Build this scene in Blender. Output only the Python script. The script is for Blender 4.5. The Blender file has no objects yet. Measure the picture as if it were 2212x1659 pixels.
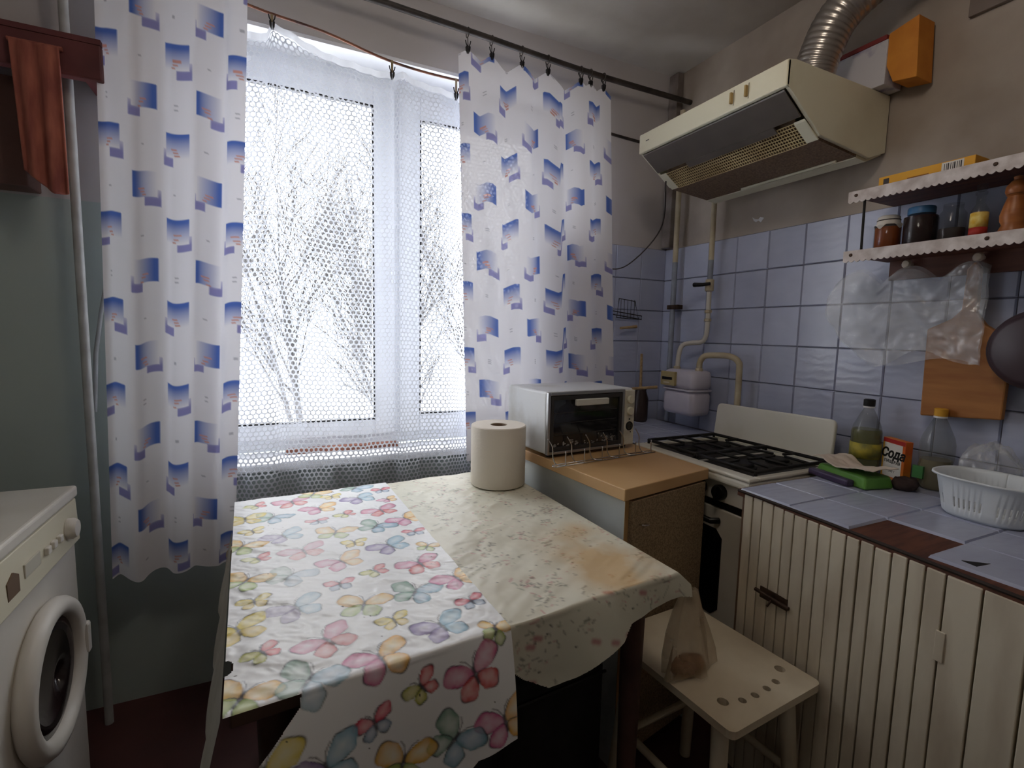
import bpy, math, random
import numpy as np
from mathutils import Matrix, Vector

random.seed(7)
np.random.seed(7)
scene = bpy.context.scene
col = scene.collection

# ---------------------------------------------------------------- camera
CAM_Z = 1.27
cam_d = bpy.data.cameras.new('camera')
cam = bpy.data.objects.new('camera', cam_d)
col.objects.link(cam)
cam_d.sensor_fit = 'HORIZONTAL'
cam_d.sensor_width = 36.0
cam_d.lens = 1076.13 * 36.0 / 2212.0
cam_d.clip_start = 0.02
cam_d.clip_end = 400
RM = Matrix(((0.90252397, 0.02457071, -0.4299381),
             (-0.43006616, 0.1029325, -0.89691025),
             (0.02221689, 0.99438483, 0.10346608)))
cam.matrix_world = Matrix.Translation((0, 0, CAM_Z)) @ RM.to_4x4()
scene.camera = cam

# ---------------------------------------------------------------- sky
world = bpy.data.worlds.new('overcast_sky')
scene.world = world
world.use_nodes = True
bg = world.node_tree.nodes['Background']
bg.inputs['Color'].default_value = (0.97, 0.98, 1.0, 1)
bg.inputs['Strength'].default_value = 9.8
# light portal in the window opening (guides the sampling of the sky, gives no light of its own)
pl = bpy.data.lights.new('window_portal', 'AREA')
pl.shape = 'RECTANGLE'
pl.size = 1.5
pl.size_y = 1.5
pl.cycles.is_portal = True
po = bpy.data.objects.new('window_portal', pl)
po.location = (0.47, 2.2, 1.53)
po.rotation_euler = (math.radians(-90), 0, 0)
col.objects.link(po)

# ---------------------------------------------------------------- view
vs = scene.view_settings
vs.view_transform = 'Standard'
vs.look = 'None'
vs.exposure = 0.0
vs.gamma = 1.0
vs.use_curve_mapping = False
scene.cycles.max_bounces = 9
scene.cycles.diffuse_bounces = 5
scene.cycles.transparent_max_bounces = 16
scene.cycles.use_denoising = True

# ================================================================ helpers
def lin(c):
    if isinstance(c, (int, float)):
        c = (c, c, c)
    out = []
    for v in c[:3]:
        v = v / 255.0
        out.append(v / 12.92 if v <= 0.04045 else ((v + 0.055) / 1.055) ** 2.4)
    return tuple(out)

def nlin(a):
    a = np.asarray(a, float) / 255.0
    return np.where(a <= 0.04045, a / 12.92, ((a + 0.055) / 1.055) ** 2.4)

MATS = {}
def mat(name, c, rough=0.6, metal=0.0, c2=None, ns=6.0, lo=0.35, hi=0.65, bump=0.0, bs=40.0, spec=0.4,
        rand=0.0, sheer=0.0, transl=0.0, attr=None, stretch=None, coat=0.0):
    if name in MATS:
        return MATS[name]
    m = bpy.data.materials.new(name)
    m.use_nodes = True
    nt = m.node_tree
    N, L = nt.nodes, nt.links
    b = N['Principled BSDF']
    out = N['Material Output']
    b.inputs['Roughness'].default_value = rough
    b.inputs['Metallic'].default_value = metal
    b.inputs['Specular IOR Level'].default_value = spec
    b.inputs['Coat Weight'].default_value = coat
    cl = lin(c)
    b.inputs['Base Color'].default_value = (*cl, 1)
    src = None
    tc = N.new('ShaderNodeTexCoord')
    vec = tc.outputs['Object']
    if stretch:
        mp = N.new('ShaderNodeMapping')
        mp.inputs['Scale'].default_value = stretch
        L.new(vec, mp.inputs['Vector'])
        vec = mp.outputs['Vector']
    if attr:
        a = N.new('ShaderNodeAttribute')
        a.attribute_name = attr
        src = a.outputs['Color']
    elif c2 is not None:
        n = N.new('ShaderNodeTexNoise')
        n.inputs['Scale'].default_value = ns
        n.inputs['Detail'].default_value = 5
        L.new(vec, n.inputs['Vector'])
        r = N.new('ShaderNodeValToRGB')
        r.color_ramp.elements[0].position = lo
        r.color_ramp.elements[1].position = hi
        r.color_ramp.elements[0].color = (*cl, 1)
        r.color_ramp.elements[1].color = (*lin(c2), 1)
        L.new(n.outputs['Fac'], r.inputs['Fac'])
        src = r.outputs['Color']
    if rand:
        oi = N.new('ShaderNodeObjectInfo')
        hs = N.new('ShaderNodeHueSaturation')
        mr = N.new('ShaderNodeMapRange')
        mr.inputs['To Min'].default_value = 1 - rand
        mr.inputs['To Max'].default_value = 1 + rand
        L.new(oi.outputs['Random'], mr.inputs['Value'])
        L.new(mr.outputs['Result'], hs.inputs['Value'])
        if src is not None:
            L.new(src, hs.inputs['Color'])
        else:
            hs.inputs['Color'].default_value = (*cl, 1)
        src = hs.outputs['Color']
    if src is not None:
        L.new(src, b.inputs['Base Color'])
    if bump:
        n2 = N.new('ShaderNodeTexNoise')
        n2.inputs['Scale'].default_value = bs
        n2.inputs['Detail'].default_value = 4
        L.new(vec, n2.inputs['Vector'])
        bp = N.new('ShaderNodeBump')
        bp.inputs['Strength'].default_value = bump
        bp.inputs['Distance'].default_value = 0.004
        L.new(n2.outputs['Fac'], bp.inputs['Height'])
        L.new(bp.outputs['Normal'], b.inputs['Normal'])
    last = b.outputs['BSDF']
    if transl:
        t = N.new('ShaderNodeBsdfTranslucent')
        if src is not None:
            L.new(src, t.inputs['Color'])
        else:
            t.inputs['Color'].default_value = (*cl, 1)
        mx = N.new('ShaderNodeMixShader')
        mx.inputs['Fac'].default_value = transl
        L.new(last, mx.inputs[1])
        L.new(t.outputs['BSDF'], mx.inputs[2])
        last = mx.outputs['Shader']
    if sheer:
        t = N.new('ShaderNodeBsdfTransparent')
        mx = N.new('ShaderNodeMixShader')
        mx.inputs['Fac'].default_value = sheer
        L.new(last, mx.inputs[1])
        L.new(t.outputs['BSDF'], mx.inputs[2])
        last = mx.outputs['Shader']
    L.new(last, out.inputs['Surface'])
    MATS[name] = m
    return m

def axes(o):
    return WM.get(o, Matrix.Identity(4))

WM = {}
def tag(o, label=None, cat=None, group=None, kind=None):
    if label: o['label'] = label
    if cat: o['category'] = cat
    if group: o['group'] = group
    if kind: o['kind'] = kind
    return o

def thing(name, label, cat, loc=(0, 0, 0), rz=0.0, group=None, kind=None):
    o = bpy.data.objects.new(name, None)
    o.empty_display_size = 0.05
    o.location = loc
    o.rotation_euler = (0, 0, rz)
    col.objects.link(o)
    WM[o] = Matrix.Translation(loc) @ Matrix.Rotation(rz, 4, 'Z')
    return tag(o, label, cat, group, kind)

def copy_tree(o, parent=None):
    c = o.copy()
    col.objects.link(c)
    c.parent = parent
    for ch in o.children:
        copy_tree(ch, c)
    return c

class MB:
    def __init__(self):
        self.v = []
        self.f = []
    def add(self, vs, fs):
        k = len(self.v)
        self.v += [tuple(p) for p in vs]
        self.f += [tuple(i + k for i in f) for f in fs]
        return self
    def box(self, x0, x1, y0, y1, z0, z1, taper=0.0):
        t = taper
        vs = [(x0, y0, z0), (x1, y0, z0), (x1, y1, z0), (x0, y1, z0),
              (x0 + t, y0 + t, z1), (x1 - t, y0 + t, z1), (x1 - t, y1 - t, z1), (x0 + t, y1 - t, z1)]
        return self.add(vs, [(3, 2, 1, 0), (4, 5, 6, 7), (0, 1, 5, 4), (1, 2, 6, 5), (2, 3, 7, 6), (3, 0, 4, 7)])
    def prism(self, poly, a, b, axis='z'):
        """poly of 2D points extruded from a to b along an axis"""
        def P(p, h):
            if axis == 'z': return (p[0], p[1], h)
            if axis == 'y': return (p[0], h, p[1])
            return (h, p[0], p[1])
        n = len(poly)
        vs = [P(p, a) for p in poly] + [P(p, b) for p in poly]
        fs = [tuple(range(n))[::-1], tuple(range(n, 2 * n))]
        for i in range(n):
            j = (i + 1) % n
            fs.append((i, j, j + n, i + n))
        return self.add(vs, fs)
    def tube(self, path, r, n=8, closed=False, caps=True):
        P = [Vector(p) for p in path]
        m = len(P)
        rs = r if isinstance(r, (list, tuple)) else [r] * m
        vs, fs = [], []
        up = None
        for i in range(m):
            a = P[i - 1] if (i > 0 or closed) else P[i]
            c = P[(i + 1) % m] if (i < m - 1 or closed) else P[i]
            d = (c - a)
            if d.length < 1e-9: d = Vector((0, 0, 1))
            d.normalize()
            if up is None:
                up = Vector((0, 0, 1)) if abs(d.z) < 0.9 else Vector((1, 0, 0))
            s = d.cross(up)
            if s.length < 1e-6:
                s = d.cross(Vector((1, 0, 0)))
            s.normalize()
            up = s.cross(d).normalized()
            for k in range(n):
                t = 2 * math.pi * k / n
                vs.append(tuple(P[i] + rs[i] * (math.cos(t) * s + math.sin(t) * up)))
        rng = m if closed else m - 1
        for i in range(rng):
            for k in range(n):
                j = (i + 1) % m
                fs.append((i * n + k, i * n + (k + 1) % n, j * n + (k + 1) % n, j * n + k))
        if caps and not closed:
            fs.append(tuple(range(n))[::-1])
            fs.append(tuple((m - 1) * n + k for k in range(n)))
        return self.add(vs, fs)
    def lathe(self, prof, n=24, c=(0, 0, 0), axis='z', sy=1.0):
        vs, fs = [], []
        m = len(prof)
        for (r, h) in prof:
            for k in range(n):
                t = 2 * math.pi * k / n
                a, b = r * math.cos(t), r * math.sin(t) * sy
                if axis == 'z': p = (c[0] + a, c[1] + b, c[2] + h)
                elif axis == 'x': p = (c[0] + h, c[1] + a, c[2] + b)
                else: p = (c[0] + a, c[1] + h, c[2] + b)
                vs.append(p)
        for i in range(m - 1):
            for k in range(n):
                fs.append((i * n + k, i * n + (k + 1) % n, (i + 1) * n + (k + 1) % n, (i + 1) * n + k))
        if prof[0][0] > 1e-6: fs.append(tuple(range(n))[::-1])
        if prof[-1][0] > 1e-6: fs.append(tuple((m - 1) * n + k for k in range(n)))
        return self.add(vs, fs)
    def cyl(self, a, b, r, n=16, r2=None):
        return self.tube([a, b], [r, r if r2 is None else r2], n)
    def rot(self, ang, c=(0, 0, 0), axis='Z'):
        M = Matrix.Translation(c) @ Matrix.Rotation(ang, 4, axis) @ Matrix.Translation([-q for q in c])
        self.v = [tuple(M @ Vector(p)) for p in self.v]
        return self
    def shift(self, d):
        self.v = [(p[0] + d[0], p[1] + d[1], p[2] + d[2]) for p in self.v]
        return self
    def build(self, name, m, parent=None, smooth=False, bevel=0.0, world=True, loc=None, seg=2, auto=None):
        me = bpy.data.meshes.new(name)
        vs = self.v
        o = bpy.data.objects.new(name, me)
        if parent is not None:
            M = WM.get(parent, Matrix.Identity(4))
            if world:
                Mi = M.inverted()
                vs = [tuple(Mi @ Vector(p)) for p in vs]
            o.parent = parent
            WM[o] = M
        else:
            if loc is None:
                a = np.array(vs)
                loc = ((a[:, 0].min() + a[:, 0].max()) / 2, (a[:, 1].min() + a[:, 1].max()) / 2, a[:, 2].min())
            vs = [(p[0] - loc[0], p[1] - loc[1], p[2] - loc[2]) for p in vs]
            o.location = loc
            WM[o] = Matrix.Translation(loc)
        me.from_pydata(vs, [], self.f)
        me.update()
        if smooth:
            me.polygons.foreach_set('use_smooth', [True] * len(me.polygons))
            if auto is not None:
                try:
                    me.set_sharp_from_angle(angle=math.radians(auto))
                except Exception:
                    pass
        me.materials.append(m)
        if bevel:
            md = o.modifiers.new('bevel', 'BEVEL')
            md.width = bevel
            md.segments = seg
            md.limit_method = 'ANGLE'
            md.angle_limit = math.radians(40)
        col.objects.link(o)
        return o

def grid_obj(name, P, m, parent=None, colors=None, smooth=True, keep=None, thick=0.0, label=None, loc=None):
    """P: (R, C, 3) world points. colors: (R, C, 3) linear. keep: (R-1, C-1) bool"""
    R, C, _ = P.shape
    idx = np.arange(R * C).reshape(R, C)
    q = np.stack([idx[:-1, :-1], idx[:-1, 1:], idx[1:, 1:], idx[1:, :-1]], -1).reshape(-1, 4)
    if keep is not None:
        q = q[keep.reshape(-1)]
    V = P.reshape(-1, 3).copy()
    cc = None if colors is None else colors.reshape(-1, 3)
    used = np.unique(q)
    remap = -np.ones(R * C, int)
    remap[used] = np.arange(len(used))
    q = remap[q]
    V = V[used]
    if cc is not None: cc = cc[used]
    me = bpy.data.meshes.new(name)
    o = bpy.data.objects.new(name, me)
    if parent is not None:
        M = np.array(WM.get(parent, Matrix.Identity(4)).inverted())
        V = V @ M[:3, :3].T + M[:3, 3]
        o.parent = parent
        WM[o] = WM.get(parent)
    else:
        if loc is None:
            loc = ((V[:, 0].min() + V[:, 0].max()) / 2, (V[:, 1].min() + V[:, 1].max()) / 2, V[:, 2].min())
        V = V - np.array(loc)
        o.location = loc
        WM[o] = Matrix.Translation(loc)
    me.vertices.add(len(V))
    me.vertices.foreach_set('co', V.astype(np.float32).reshape(-1))
    me.loops.add(q.size)
    me.loops.foreach_set('vertex_index', q.reshape(-1).astype(np.int32))
    me.polygons.add(len(q))
    me.polygons.foreach_set('loop_start', np.arange(0, q.size, 4, dtype=np.int32))
    me.polygons.foreach_set('loop_total', np.full(len(q), 4, dtype=np.int32))
    me.update(calc_edges=True)
    me.polygons.foreach_set('use_smooth', [smooth] * len(q))
    if cc is not None:
        at = me.color_attributes.new('print', 'FLOAT_COLOR', 'POINT')
        rgba = np.concatenate([cc, np.ones((len(cc), 1))], 1)
        at.data.foreach_set('color', rgba.astype(np.float32).reshape(-1))
    me.materials.append(m)
    if thick:
        md = o.modifiers.new('thickness', 'SOLIDIFY')
        md.thickness = thick
        md.offset = 0
    col.objects.link(o)
    return o

def vnoise(x, y, seed=0, octv=3):
    """smooth value noise in numpy, about -1..1"""
    rng = np.random.RandomState(seed)
    T = rng.rand(256, 256)
    out = np.zeros_like(x, float)
    a = 1.0
    tot = 0.0
    for o in range(octv):
        xi = np.floor(x).astype(int)
        yi = np.floor(y).astype(int)
        fx = x - xi
        fy = y - yi
        fx = fx * fx * (3 - 2 * fx)
        fy = fy * fy * (3 - 2 * fy)
        g = lambda i, j: T[(i + 17 * o) % 256, (j + 31 * o) % 256]
        v = (g(xi, yi) * (1 - fx) + g(xi + 1, yi) * fx) * (1 - fy) + (g(xi, yi + 1) * (1 - fx) + g(xi + 1, yi + 1) * fx) * fy
        out += a * (2 * v - 1)
        tot += a
        a *= 0.5
        x = x * 2.03 + 5.1
        y = y * 2.03 + 9.7
    return out / tot

def smooth_path(pts, n=6, closed=False):
    """Catmull-Rom through points"""
    P = [Vector(p) for p in pts]
    out = []
    m = len(P)
    rng = m if closed else m - 1
    for i in range(rng):
        p0 = P[(i - 1) % m] if (closed or i > 0) else P[0]
        p1 = P[i]
        p2 = P[(i + 1) % m]
        p3 = P[(i + 2) % m] if (closed or i + 2 < m) else P[-1]
        for k in range(n):
            t = k / n
            out.append(tuple(0.5 * ((2 * p1) + (-p0 + p2) * t + (2 * p0 - 5 * p1 + 4 * p2 - p3) * t * t + (-p0 + 3 * p1 - 3 * p2 + p3) * t ** 3)))
    if not closed: out.append(tuple(P[-1]))
    return out

def text_mesh(body, size, name, m, parent, M, bold=0.0, shear=0.0):
    """flat printed lettering as a thin mesh; M places it in the world"""
    cu = bpy.data.curves.new(name, 'FONT')
    cu.body = body
    cu.size = size
    cu.extrude = 0.0002
    cu.offset = bold
    cu.shear = shear
    cu.align_x = 'CENTER'
    cu.align_y = 'CENTER'
    to = bpy.data.objects.new(name + '_curve', cu)
    col.objects.link(to)
    dg = bpy.context.evaluated_depsgraph_get()
    me = bpy.data.meshes.new_from_object(to.evaluated_get(dg))
    bpy.data.objects.remove(to)
    me.transform(WM.get(parent, Matrix.Identity(4)).inverted() @ M)
    me.materials.clear()
    me.materials.append(m)
    me.name = name
    o = bpy.data.objects.new(name, me)
    o.parent = parent
    WM[o] = WM.get(parent)
    col.objects.link(o)
    return o

# ================================================================ materials
M_plaster = mat('plaster_beige', (186, 176, 165), 0.9, c2=(146, 133, 121), ns=2.2, bump=0.25, bs=18)
M_ceil = mat('ceiling_whitewash', (212, 207, 200), 0.9, c2=(176, 168, 158), ns=1.6, bump=0.2, bs=10)
M_grout = mat('tile_grout', (112, 112, 124), 0.9, c2=(84, 82, 90), ns=9)
M_white = mat('white_gloss_paint', (232, 233, 235), 0.35, c2=(222, 222, 224), ns=5)
M_pvc = mat('window_pvc', (225, 228, 234), 0.3)
M_rubber = mat('black_rubber', (18, 18, 20), 0.5)
M_black = mat('black_enamel', (14, 13, 13), 0.35)
M_iron = mat('sooty_iron', (14, 13, 13), 0.6, c2=(26, 23, 22), ns=30)
M_cream = mat('cream_enamel', (226, 223, 210), 0.3, c2=(206, 200, 180), ns=4, lo=0.5, hi=0.8)
M_steel = mat('chrome_steel', (190, 190, 192), 0.22, metal=1.0)
M_rod = mat('dark_curtain_rod', (62, 54, 50), 0.5, c2=(40, 35, 33), ns=20)
M_darkwood = mat('dark_brown_wood', (92, 58, 44), 0.6, c2=(66, 40, 32), ns=5, stretch=(1, 12, 12))

# ================================================================ room shell
X_R, Y_W, Z_C = 1.775, 1.96, 2.50
X_L, Y_B = -1.02, -1.35
MB().box(X_L - 0.2, X_R + 0.2, Y_B - 0.2, Y_W + 0.3, -0.12, 0).build('floor', mat('floor_red_brown_paint', (92, 54, 50), 0.45, c2=(68, 40, 38), ns=3, bump=0.1, bs=8))
tag(bpy.data.objects['floor'], 'dark red brown painted floor', kind='structure')
c_ = MB().box(X_L - 0.2, X_R + 0.2, Y_B - 0.2, Y_W + 0.3, Z_C, Z_C + 0.12).build('ceiling', M_ceil)
tag(c_, 'whitewashed ceiling, grey and stained', kind='structure')
w = MB().box(X_R, X_R + 0.2, Y_B - 0.2, Y_W + 0.3, 0, Z_C).build('wall_right', M_plaster)
tag(w, 'right kitchen wall, beige plaster above lilac tiles', kind='structure')
wall_right = w

def two_tone():
    m = bpy.data.materials.new('two_tone_wall_paint')
    m.use_nodes = True
    N, L = m.node_tree.nodes, m.node_tree.links
    b = N['Principled BSDF']
    b.inputs['Roughness'].default_value = 0.7
    g = N.new('ShaderNodeNewGeometry')
    s = N.new('ShaderNodeSeparateXYZ')
    L.new(g.outputs['Position'], s.inputs['Vector'])
    n = N.new('ShaderNodeTexNoise')
    n.inputs['Scale'].default_value = 3
    r1 = N.new('ShaderNodeValToRGB')
    r1.color_ramp.elements[0].color = (*lin((160, 171, 168)), 1)
    r1.color_ramp.elements[1].color = (*lin((174, 185, 181)), 1)
    r2 = N.new('ShaderNodeValToRGB')
    r2.color_ramp.elements[0].color = (*lin((176, 171, 170)), 1)
    r2.color_ramp.elements[1].color = (*lin((196, 191, 190)), 1)
    L.new(g.outputs['Position'], n.inputs['Vector'])
    L.new(n.outputs['Fac'], r1.inputs['Fac'])
    L.new(n.outputs['Fac'], r2.inputs['Fac'])
    ad = N.new('ShaderNodeMath')
    ad.operation = 'GREATER_THAN'
    ad.inputs[1].default_value = 1.635
    L.new(s.outputs['Z'], ad.inputs[0])
    mx = N.new('ShaderNodeMix')
    mx.data_type = 'RGBA'
    L.new(ad.outputs[0], mx.inputs['Factor'])
    L.new(r1.outputs['Color'], mx.inputs['A'])
    L.new(r2.outputs['Color'], mx.inputs['B'])
    L.new(mx.outputs['Result'], b.inputs['Base Color'])
    return m
M_two = two_tone()
WX0, WX1, WZ0, WZ1 = -0.27, 1.20, 0.755, 2.27   # window opening
w = MB()
w.box(X_L - 0.2, WX0, Y_W, Y_W + 0.3, 0, Z_C)
w.box(WX1, X_R, Y_W, Y_W + 0.3, 0, Z_C)
w.box(WX0, WX1, Y_W, Y_W + 0.3, 0, WZ0)
w.box(WX0, WX1, Y_W, Y_W + 0.3, WZ1, Z_C)
wall_window = tag(w.build('wall_window', M_two, loc=(0, Y_W, 0)), 'window wall painted beige above and blue green below', kind='structure')
w = MB().box(X_L - 0.2, X_L, Y_B - 0.2, Y_W, 0, Z_C).build('wall_left', M_two)
tag(w, 'left kitchen wall behind the washing machine', kind='structure')
M_hall = mat('pale_back_wall', (214, 208, 200), 0.9)
tag(MB().box(X_L, X_R, Y_B - 0.2, Y_B, 0, Z_C).build('wall_back', M_hall), 'pale kitchen wall behind the camera', kind='structure')
# unseen fill lamp added to brighten the room: a frosted globe above the frame
HL = thing('added_fill_lamp', 'added fill lamp, a frosted globe under the middle of the ceiling', 'lamp', (0.45, 0.55, 2.17))
MB().lathe([(0.05, 0.0), (0.045, -0.025), (0.012, -0.035), (0.008, -0.06)], 20, (0.45, 0.55, Z_C - 0.0005)).build('ceiling_rose', M_white, HL, smooth=True, auto=50)
gm_ = bpy.data.materials.new('fill_lamp_glow')
gm_.use_nodes = True
nt_ = gm_.node_tree
em_ = nt_.nodes.new('ShaderNodeEmission')
em_.inputs['Color'].default_value = (1.0, 0.88, 0.76, 1)
em_.inputs['Strength'].default_value = 13.0
nt_.links.new(em_.outputs['Emission'], nt_.nodes['Material Output'].inputs['Surface'])
MB().lathe([(0.0, -0.13)] + [(0.13 * math.sin(math.pi * k / 10), -0.13 * math.cos(math.pi * k / 10)) for k in range(1, 10)] + [(0.0, 0.13)], 20, (0.45, 0.55, 2.31)).build('globe', gm_, HL, smooth=True)
# plastered white reveal linings
w = MB()
w.box(WX0, WX0 + 0.012, Y_W + 0.002, 2.10, WZ0, WZ1)
w.box(WX1 - 0.012, WX1, Y_W + 0.002, 2.10, WZ0, WZ1)
w.box(WX0 + 0.012, WX1 - 0.012, Y_W + 0.002, 2.10, WZ1 - 0.012, WZ1)
tag(w.build('trim_1', M_white), 'white plastered window reveal', kind='structure')

# small white scuff where plaster flaked off
MB().prism([(1.415, 1.745), (1.432, 1.752), (1.440, 1.744), (1.456, 1.748), (1.470, 1.757), (1.462, 1.742), (1.452, 1.735), (1.440, 1.739), (1.428, 1.730)], X_R - 0.0015, X_R + 0.001, 'x').build('plaster_scuff', M_white, wall_right)
# ---- wall tiles (each its own piece)
def tile_mesh(name, s=0.1486, h=0.006, e=0.003):
    vs = [(-s / 2, -s / 2, 0), (s / 2, -s / 2, 0), (s / 2, s / 2, 0), (-s / 2, s / 2, 0),
          (-s / 2 + e, -s / 2 + e, h), (s / 2 - e, -s / 2 + e, h), (s / 2 - e, s / 2 - e, h), (-s / 2 + e, s / 2 - e, h)]
    fs = [(4, 5, 6, 7), (0, 1, 5, 4), (1, 2, 6, 5), (2, 3, 7, 6), (3, 0, 4, 7), (3, 2, 1, 0)]
    me = bpy.data.meshes.new(name)
    me.from_pydata(vs, [], fs)
    return me
def tile_material():
    m = bpy.data.materials.new('lilac_ceramic_tile')
    m.use_nodes = True
    N, L = m.node_tree.nodes, m.node_tree.links
    b = N['Principled BSDF']
    b.inputs['Roughness'].default_value = 0.22
    tc = N.new('ShaderNodeTexCoord')
    oi = N.new('ShaderNodeObjectInfo')
    wv = N.new('ShaderNodeTexWave')
    wv.wave_type = 'RINGS'
    wv.inputs['Scale'].default_value = 16
    wv.inputs['Distortion'].default_value = 5
    wv.inputs['Detail'].default_value = 2
    wv.inputs['Detail Scale'].default_value = 1.2
    off = N.new('ShaderNodeVectorMath')
    off.operation = 'ADD'
    L.new(tc.outputs['Object'], off.inputs[0])
    L.new(oi.outputs['Random'], off.inputs[1])
    L.new(off.outputs[0], wv.inputs['Vector'])
    r = N.new('ShaderNodeValToRGB')
    r.color_ramp.elements[0].color = (*lin((166, 172, 197)), 1)
    r.color_ramp.elements[1].color = (*lin((187, 193, 213)), 1)
    n = N.new('ShaderNodeTexNoise')
    n.inputs['Scale'].default_value = 9
    L.new(off.outputs[0], n.inputs['Vector'])
    L.new(n.outputs['Fac'], r.inputs['Fac'])
    hs = N.new('ShaderNodeHueSaturation')
    mr = N.new('ShaderNodeMapRange')
    mr.inputs['To Min'].default_value = 0.92
    mr.inputs['To Max'].default_value = 1.06
    L.new(oi.outputs['Random'], mr.inputs['Value'])
    L.new(mr.outputs['Result'], hs.inputs['Value'])
    L.new(r.outputs['Color'], hs.inputs['Color'])
    L.new(hs.outputs['Color'], b.inputs['Base Color'])
    bp = N.new('ShaderNodeBump')
    bp.inputs['Strength'].default_value = 0.12
    bp.inputs['Distance'].default_value = 0.003
    L.new(wv.outputs['Color'], bp.inputs['Height'])
    L.new(bp.outputs['Normal'], b.inputs['Normal'])
    return m
M_tile = tile_material()
T_me = tile_mesh('tile')
T_me.materials.append(M_tile)
def put_tile(parent, M, name='tile', sc=(1, 1, 1)):
    o = bpy.data.objects.new(name, T_me)
    o.parent = parent
    o.matrix_local = WM[parent].inverted() @ M @ Matrix.Diagonal((*sc, 1))
    col.objects.link(o)
    return o
# grout beds
gb = MB().box(X_R - 0.004, X_R + 0.001, -0.45, Y_W, 0.84, 1.690)
gb.build('grout_bed', M_grout, wall_right)
gb = MB().box(1.05, X_R - 0.004, Y_W - 0.004, Y_W + 0.001, 0.84, 1.690)
gb.build('grout_bed', M_grout, wall_window)
ROTX = Matrix(((0, 0, -1), (-1, 0, 0), (0, 1, 0))).to_4x4()   # local z -> -x
ROTY = Matrix(((1, 0, 0), (0, 0, -1), (0, 1, 0))).to_4x4()    # local z -> -y
for r in range(6):
    z = 1.690 - 0.075 - 0.15 * r
    for k in range(-4, 12):
        y = 1.376 - 0.075 - 0.15 * k
        if y > 1.96 - 0.03 or y < -0.45: continue
        jz = random.uniform(-1, 1) * 0.0008
        if y + 0.0738 > Y_W:
            half = (Y_W - (y - 0.0738))
            put_tile(wall_right, Matrix.Translation((X_R - 0.004 + jz, Y_W - half / 2, z)) @ ROTX, sc=(half / 0.1475, 1, 1))
        else:
            put_tile(wall_right, Matrix.Translation((X_R - 0.004 + jz, y, z)) @ ROTX)
    for k in range(5):
        x = 1.690 - 0.15 * k
        put_tile(wall_window, Matrix.Translation((x, Y_W - 0.004, z)) @ ROTY)

# dark damp patch of bare plaster edge and the pipe casing in the corner
MB().box(1.735, 1.772, 1.90, 1.957, 1.695, Z_C - 0.005).build('trim_2', mat('corner_casing', (150, 142, 136), 0.8, c2=(96, 82, 76), ns=7), bevel=0.004)
tag(bpy.data.objects['trim_2'], 'narrow plastered corner casing near the ceiling', kind='structure')
tag(MB().tube([(1.05, 1.953, 2.19), (1.45, 1.955, 2.175), (1.735, 1.955, 2.165)], 0.006, 6).build('trim_3', M_rod), 'thin dark conduit on the window wall beside the hood', kind='structure')

# ================================================================ window
win = thing('window_1', 'white plastic double window, two panes', None, ((WX0 + WX1) / 2, 2.10, WZ0), kind='structure')
f = MB()
FZ0, FZ1 = 0.79, 2.262
fy0, fy1 = 2.10, 2.165
f.box(WX0 + 0.002, WX0 + 0.055, fy0, fy1, FZ0, FZ1)
f.box(WX1 - 0.055, WX1 - 0.002, fy0, fy1, FZ0, FZ1)
f.box(WX0 + 0.055, WX1 - 0.055, fy0, fy1, FZ1 - 0.055, FZ1)
f.box(WX0 + 0.055, WX1 - 0.055, fy0, fy1, FZ0, FZ0 + 0.05)
f.box(0.437, 0.492, fy0, fy1, FZ0 + 0.05, FZ1 - 0.055)
f.build('outer_frame', M_pvc, win, bevel=0.004)
for (a, b, z0, z1, pa, pb, pz0, pz1) in ((-0.213, 0.455, 0.835, 2.215, -0.15, 0.372, 0.899, 2.136), (0.474, 1.147, 0.835, 2.205, 0.560, 1.088, 0.912, 2.118)):
    s = MB()
    y0, y1 = 2.082, 2.14
    s.box(a, pa, y0, y1, z0, z1)
    s.box(pb, b, y0, y1, z0, z1)
    s.box(pa, pb, y0, y1, z0, pz0)
    s.box(pa, pb, y0, y1, pz1, z1)
    so = s.build('sash', M_pvc, win, bevel=0.005)
    g = MB()
    e = 0.005
    for yy in (2.0815,):
        g.box(pa - 0.001, pa + e, yy + 0.001, yy + 0.02, pz0, pz1)
        g.box(pb - e, pb + 0.001, yy + 0.001, yy + 0.02, pz0, pz1)
        g.box(pa, pb, yy + 0.001, yy + 0.02, pz0 - 0.001, pz0 + e)
        g.box(pa, pb, yy + 0.001, yy + 0.02, pz1 - e, pz1 + 0.001)
    g.build('gasket', M_rubber, so)
    gm = mat('window_glass', (255, 255, 255), 0.02, sheer=0.985, spec=0.5)
    MB().box(pa, pb, 2.118, 2.121, pz0, pz1).build('pane', gm, so)
h = MB().box(0.436, 0.452, 2.066, 2.083, 1.46, 1.52).box(0.438, 0.450, 2.052, 2.066, 1.40, 1.51)
h.build('handle', M_pvc, win, bevel=0.003)
# sill
sill = MB().box(WX0 - 0.05, WX1 + 0.05, 1.928, 2.10, 0.755, 0.787)
tag(sill.build('trim_4', M_white, bevel=0.006), 'white window sill board', kind='structure')

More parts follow.
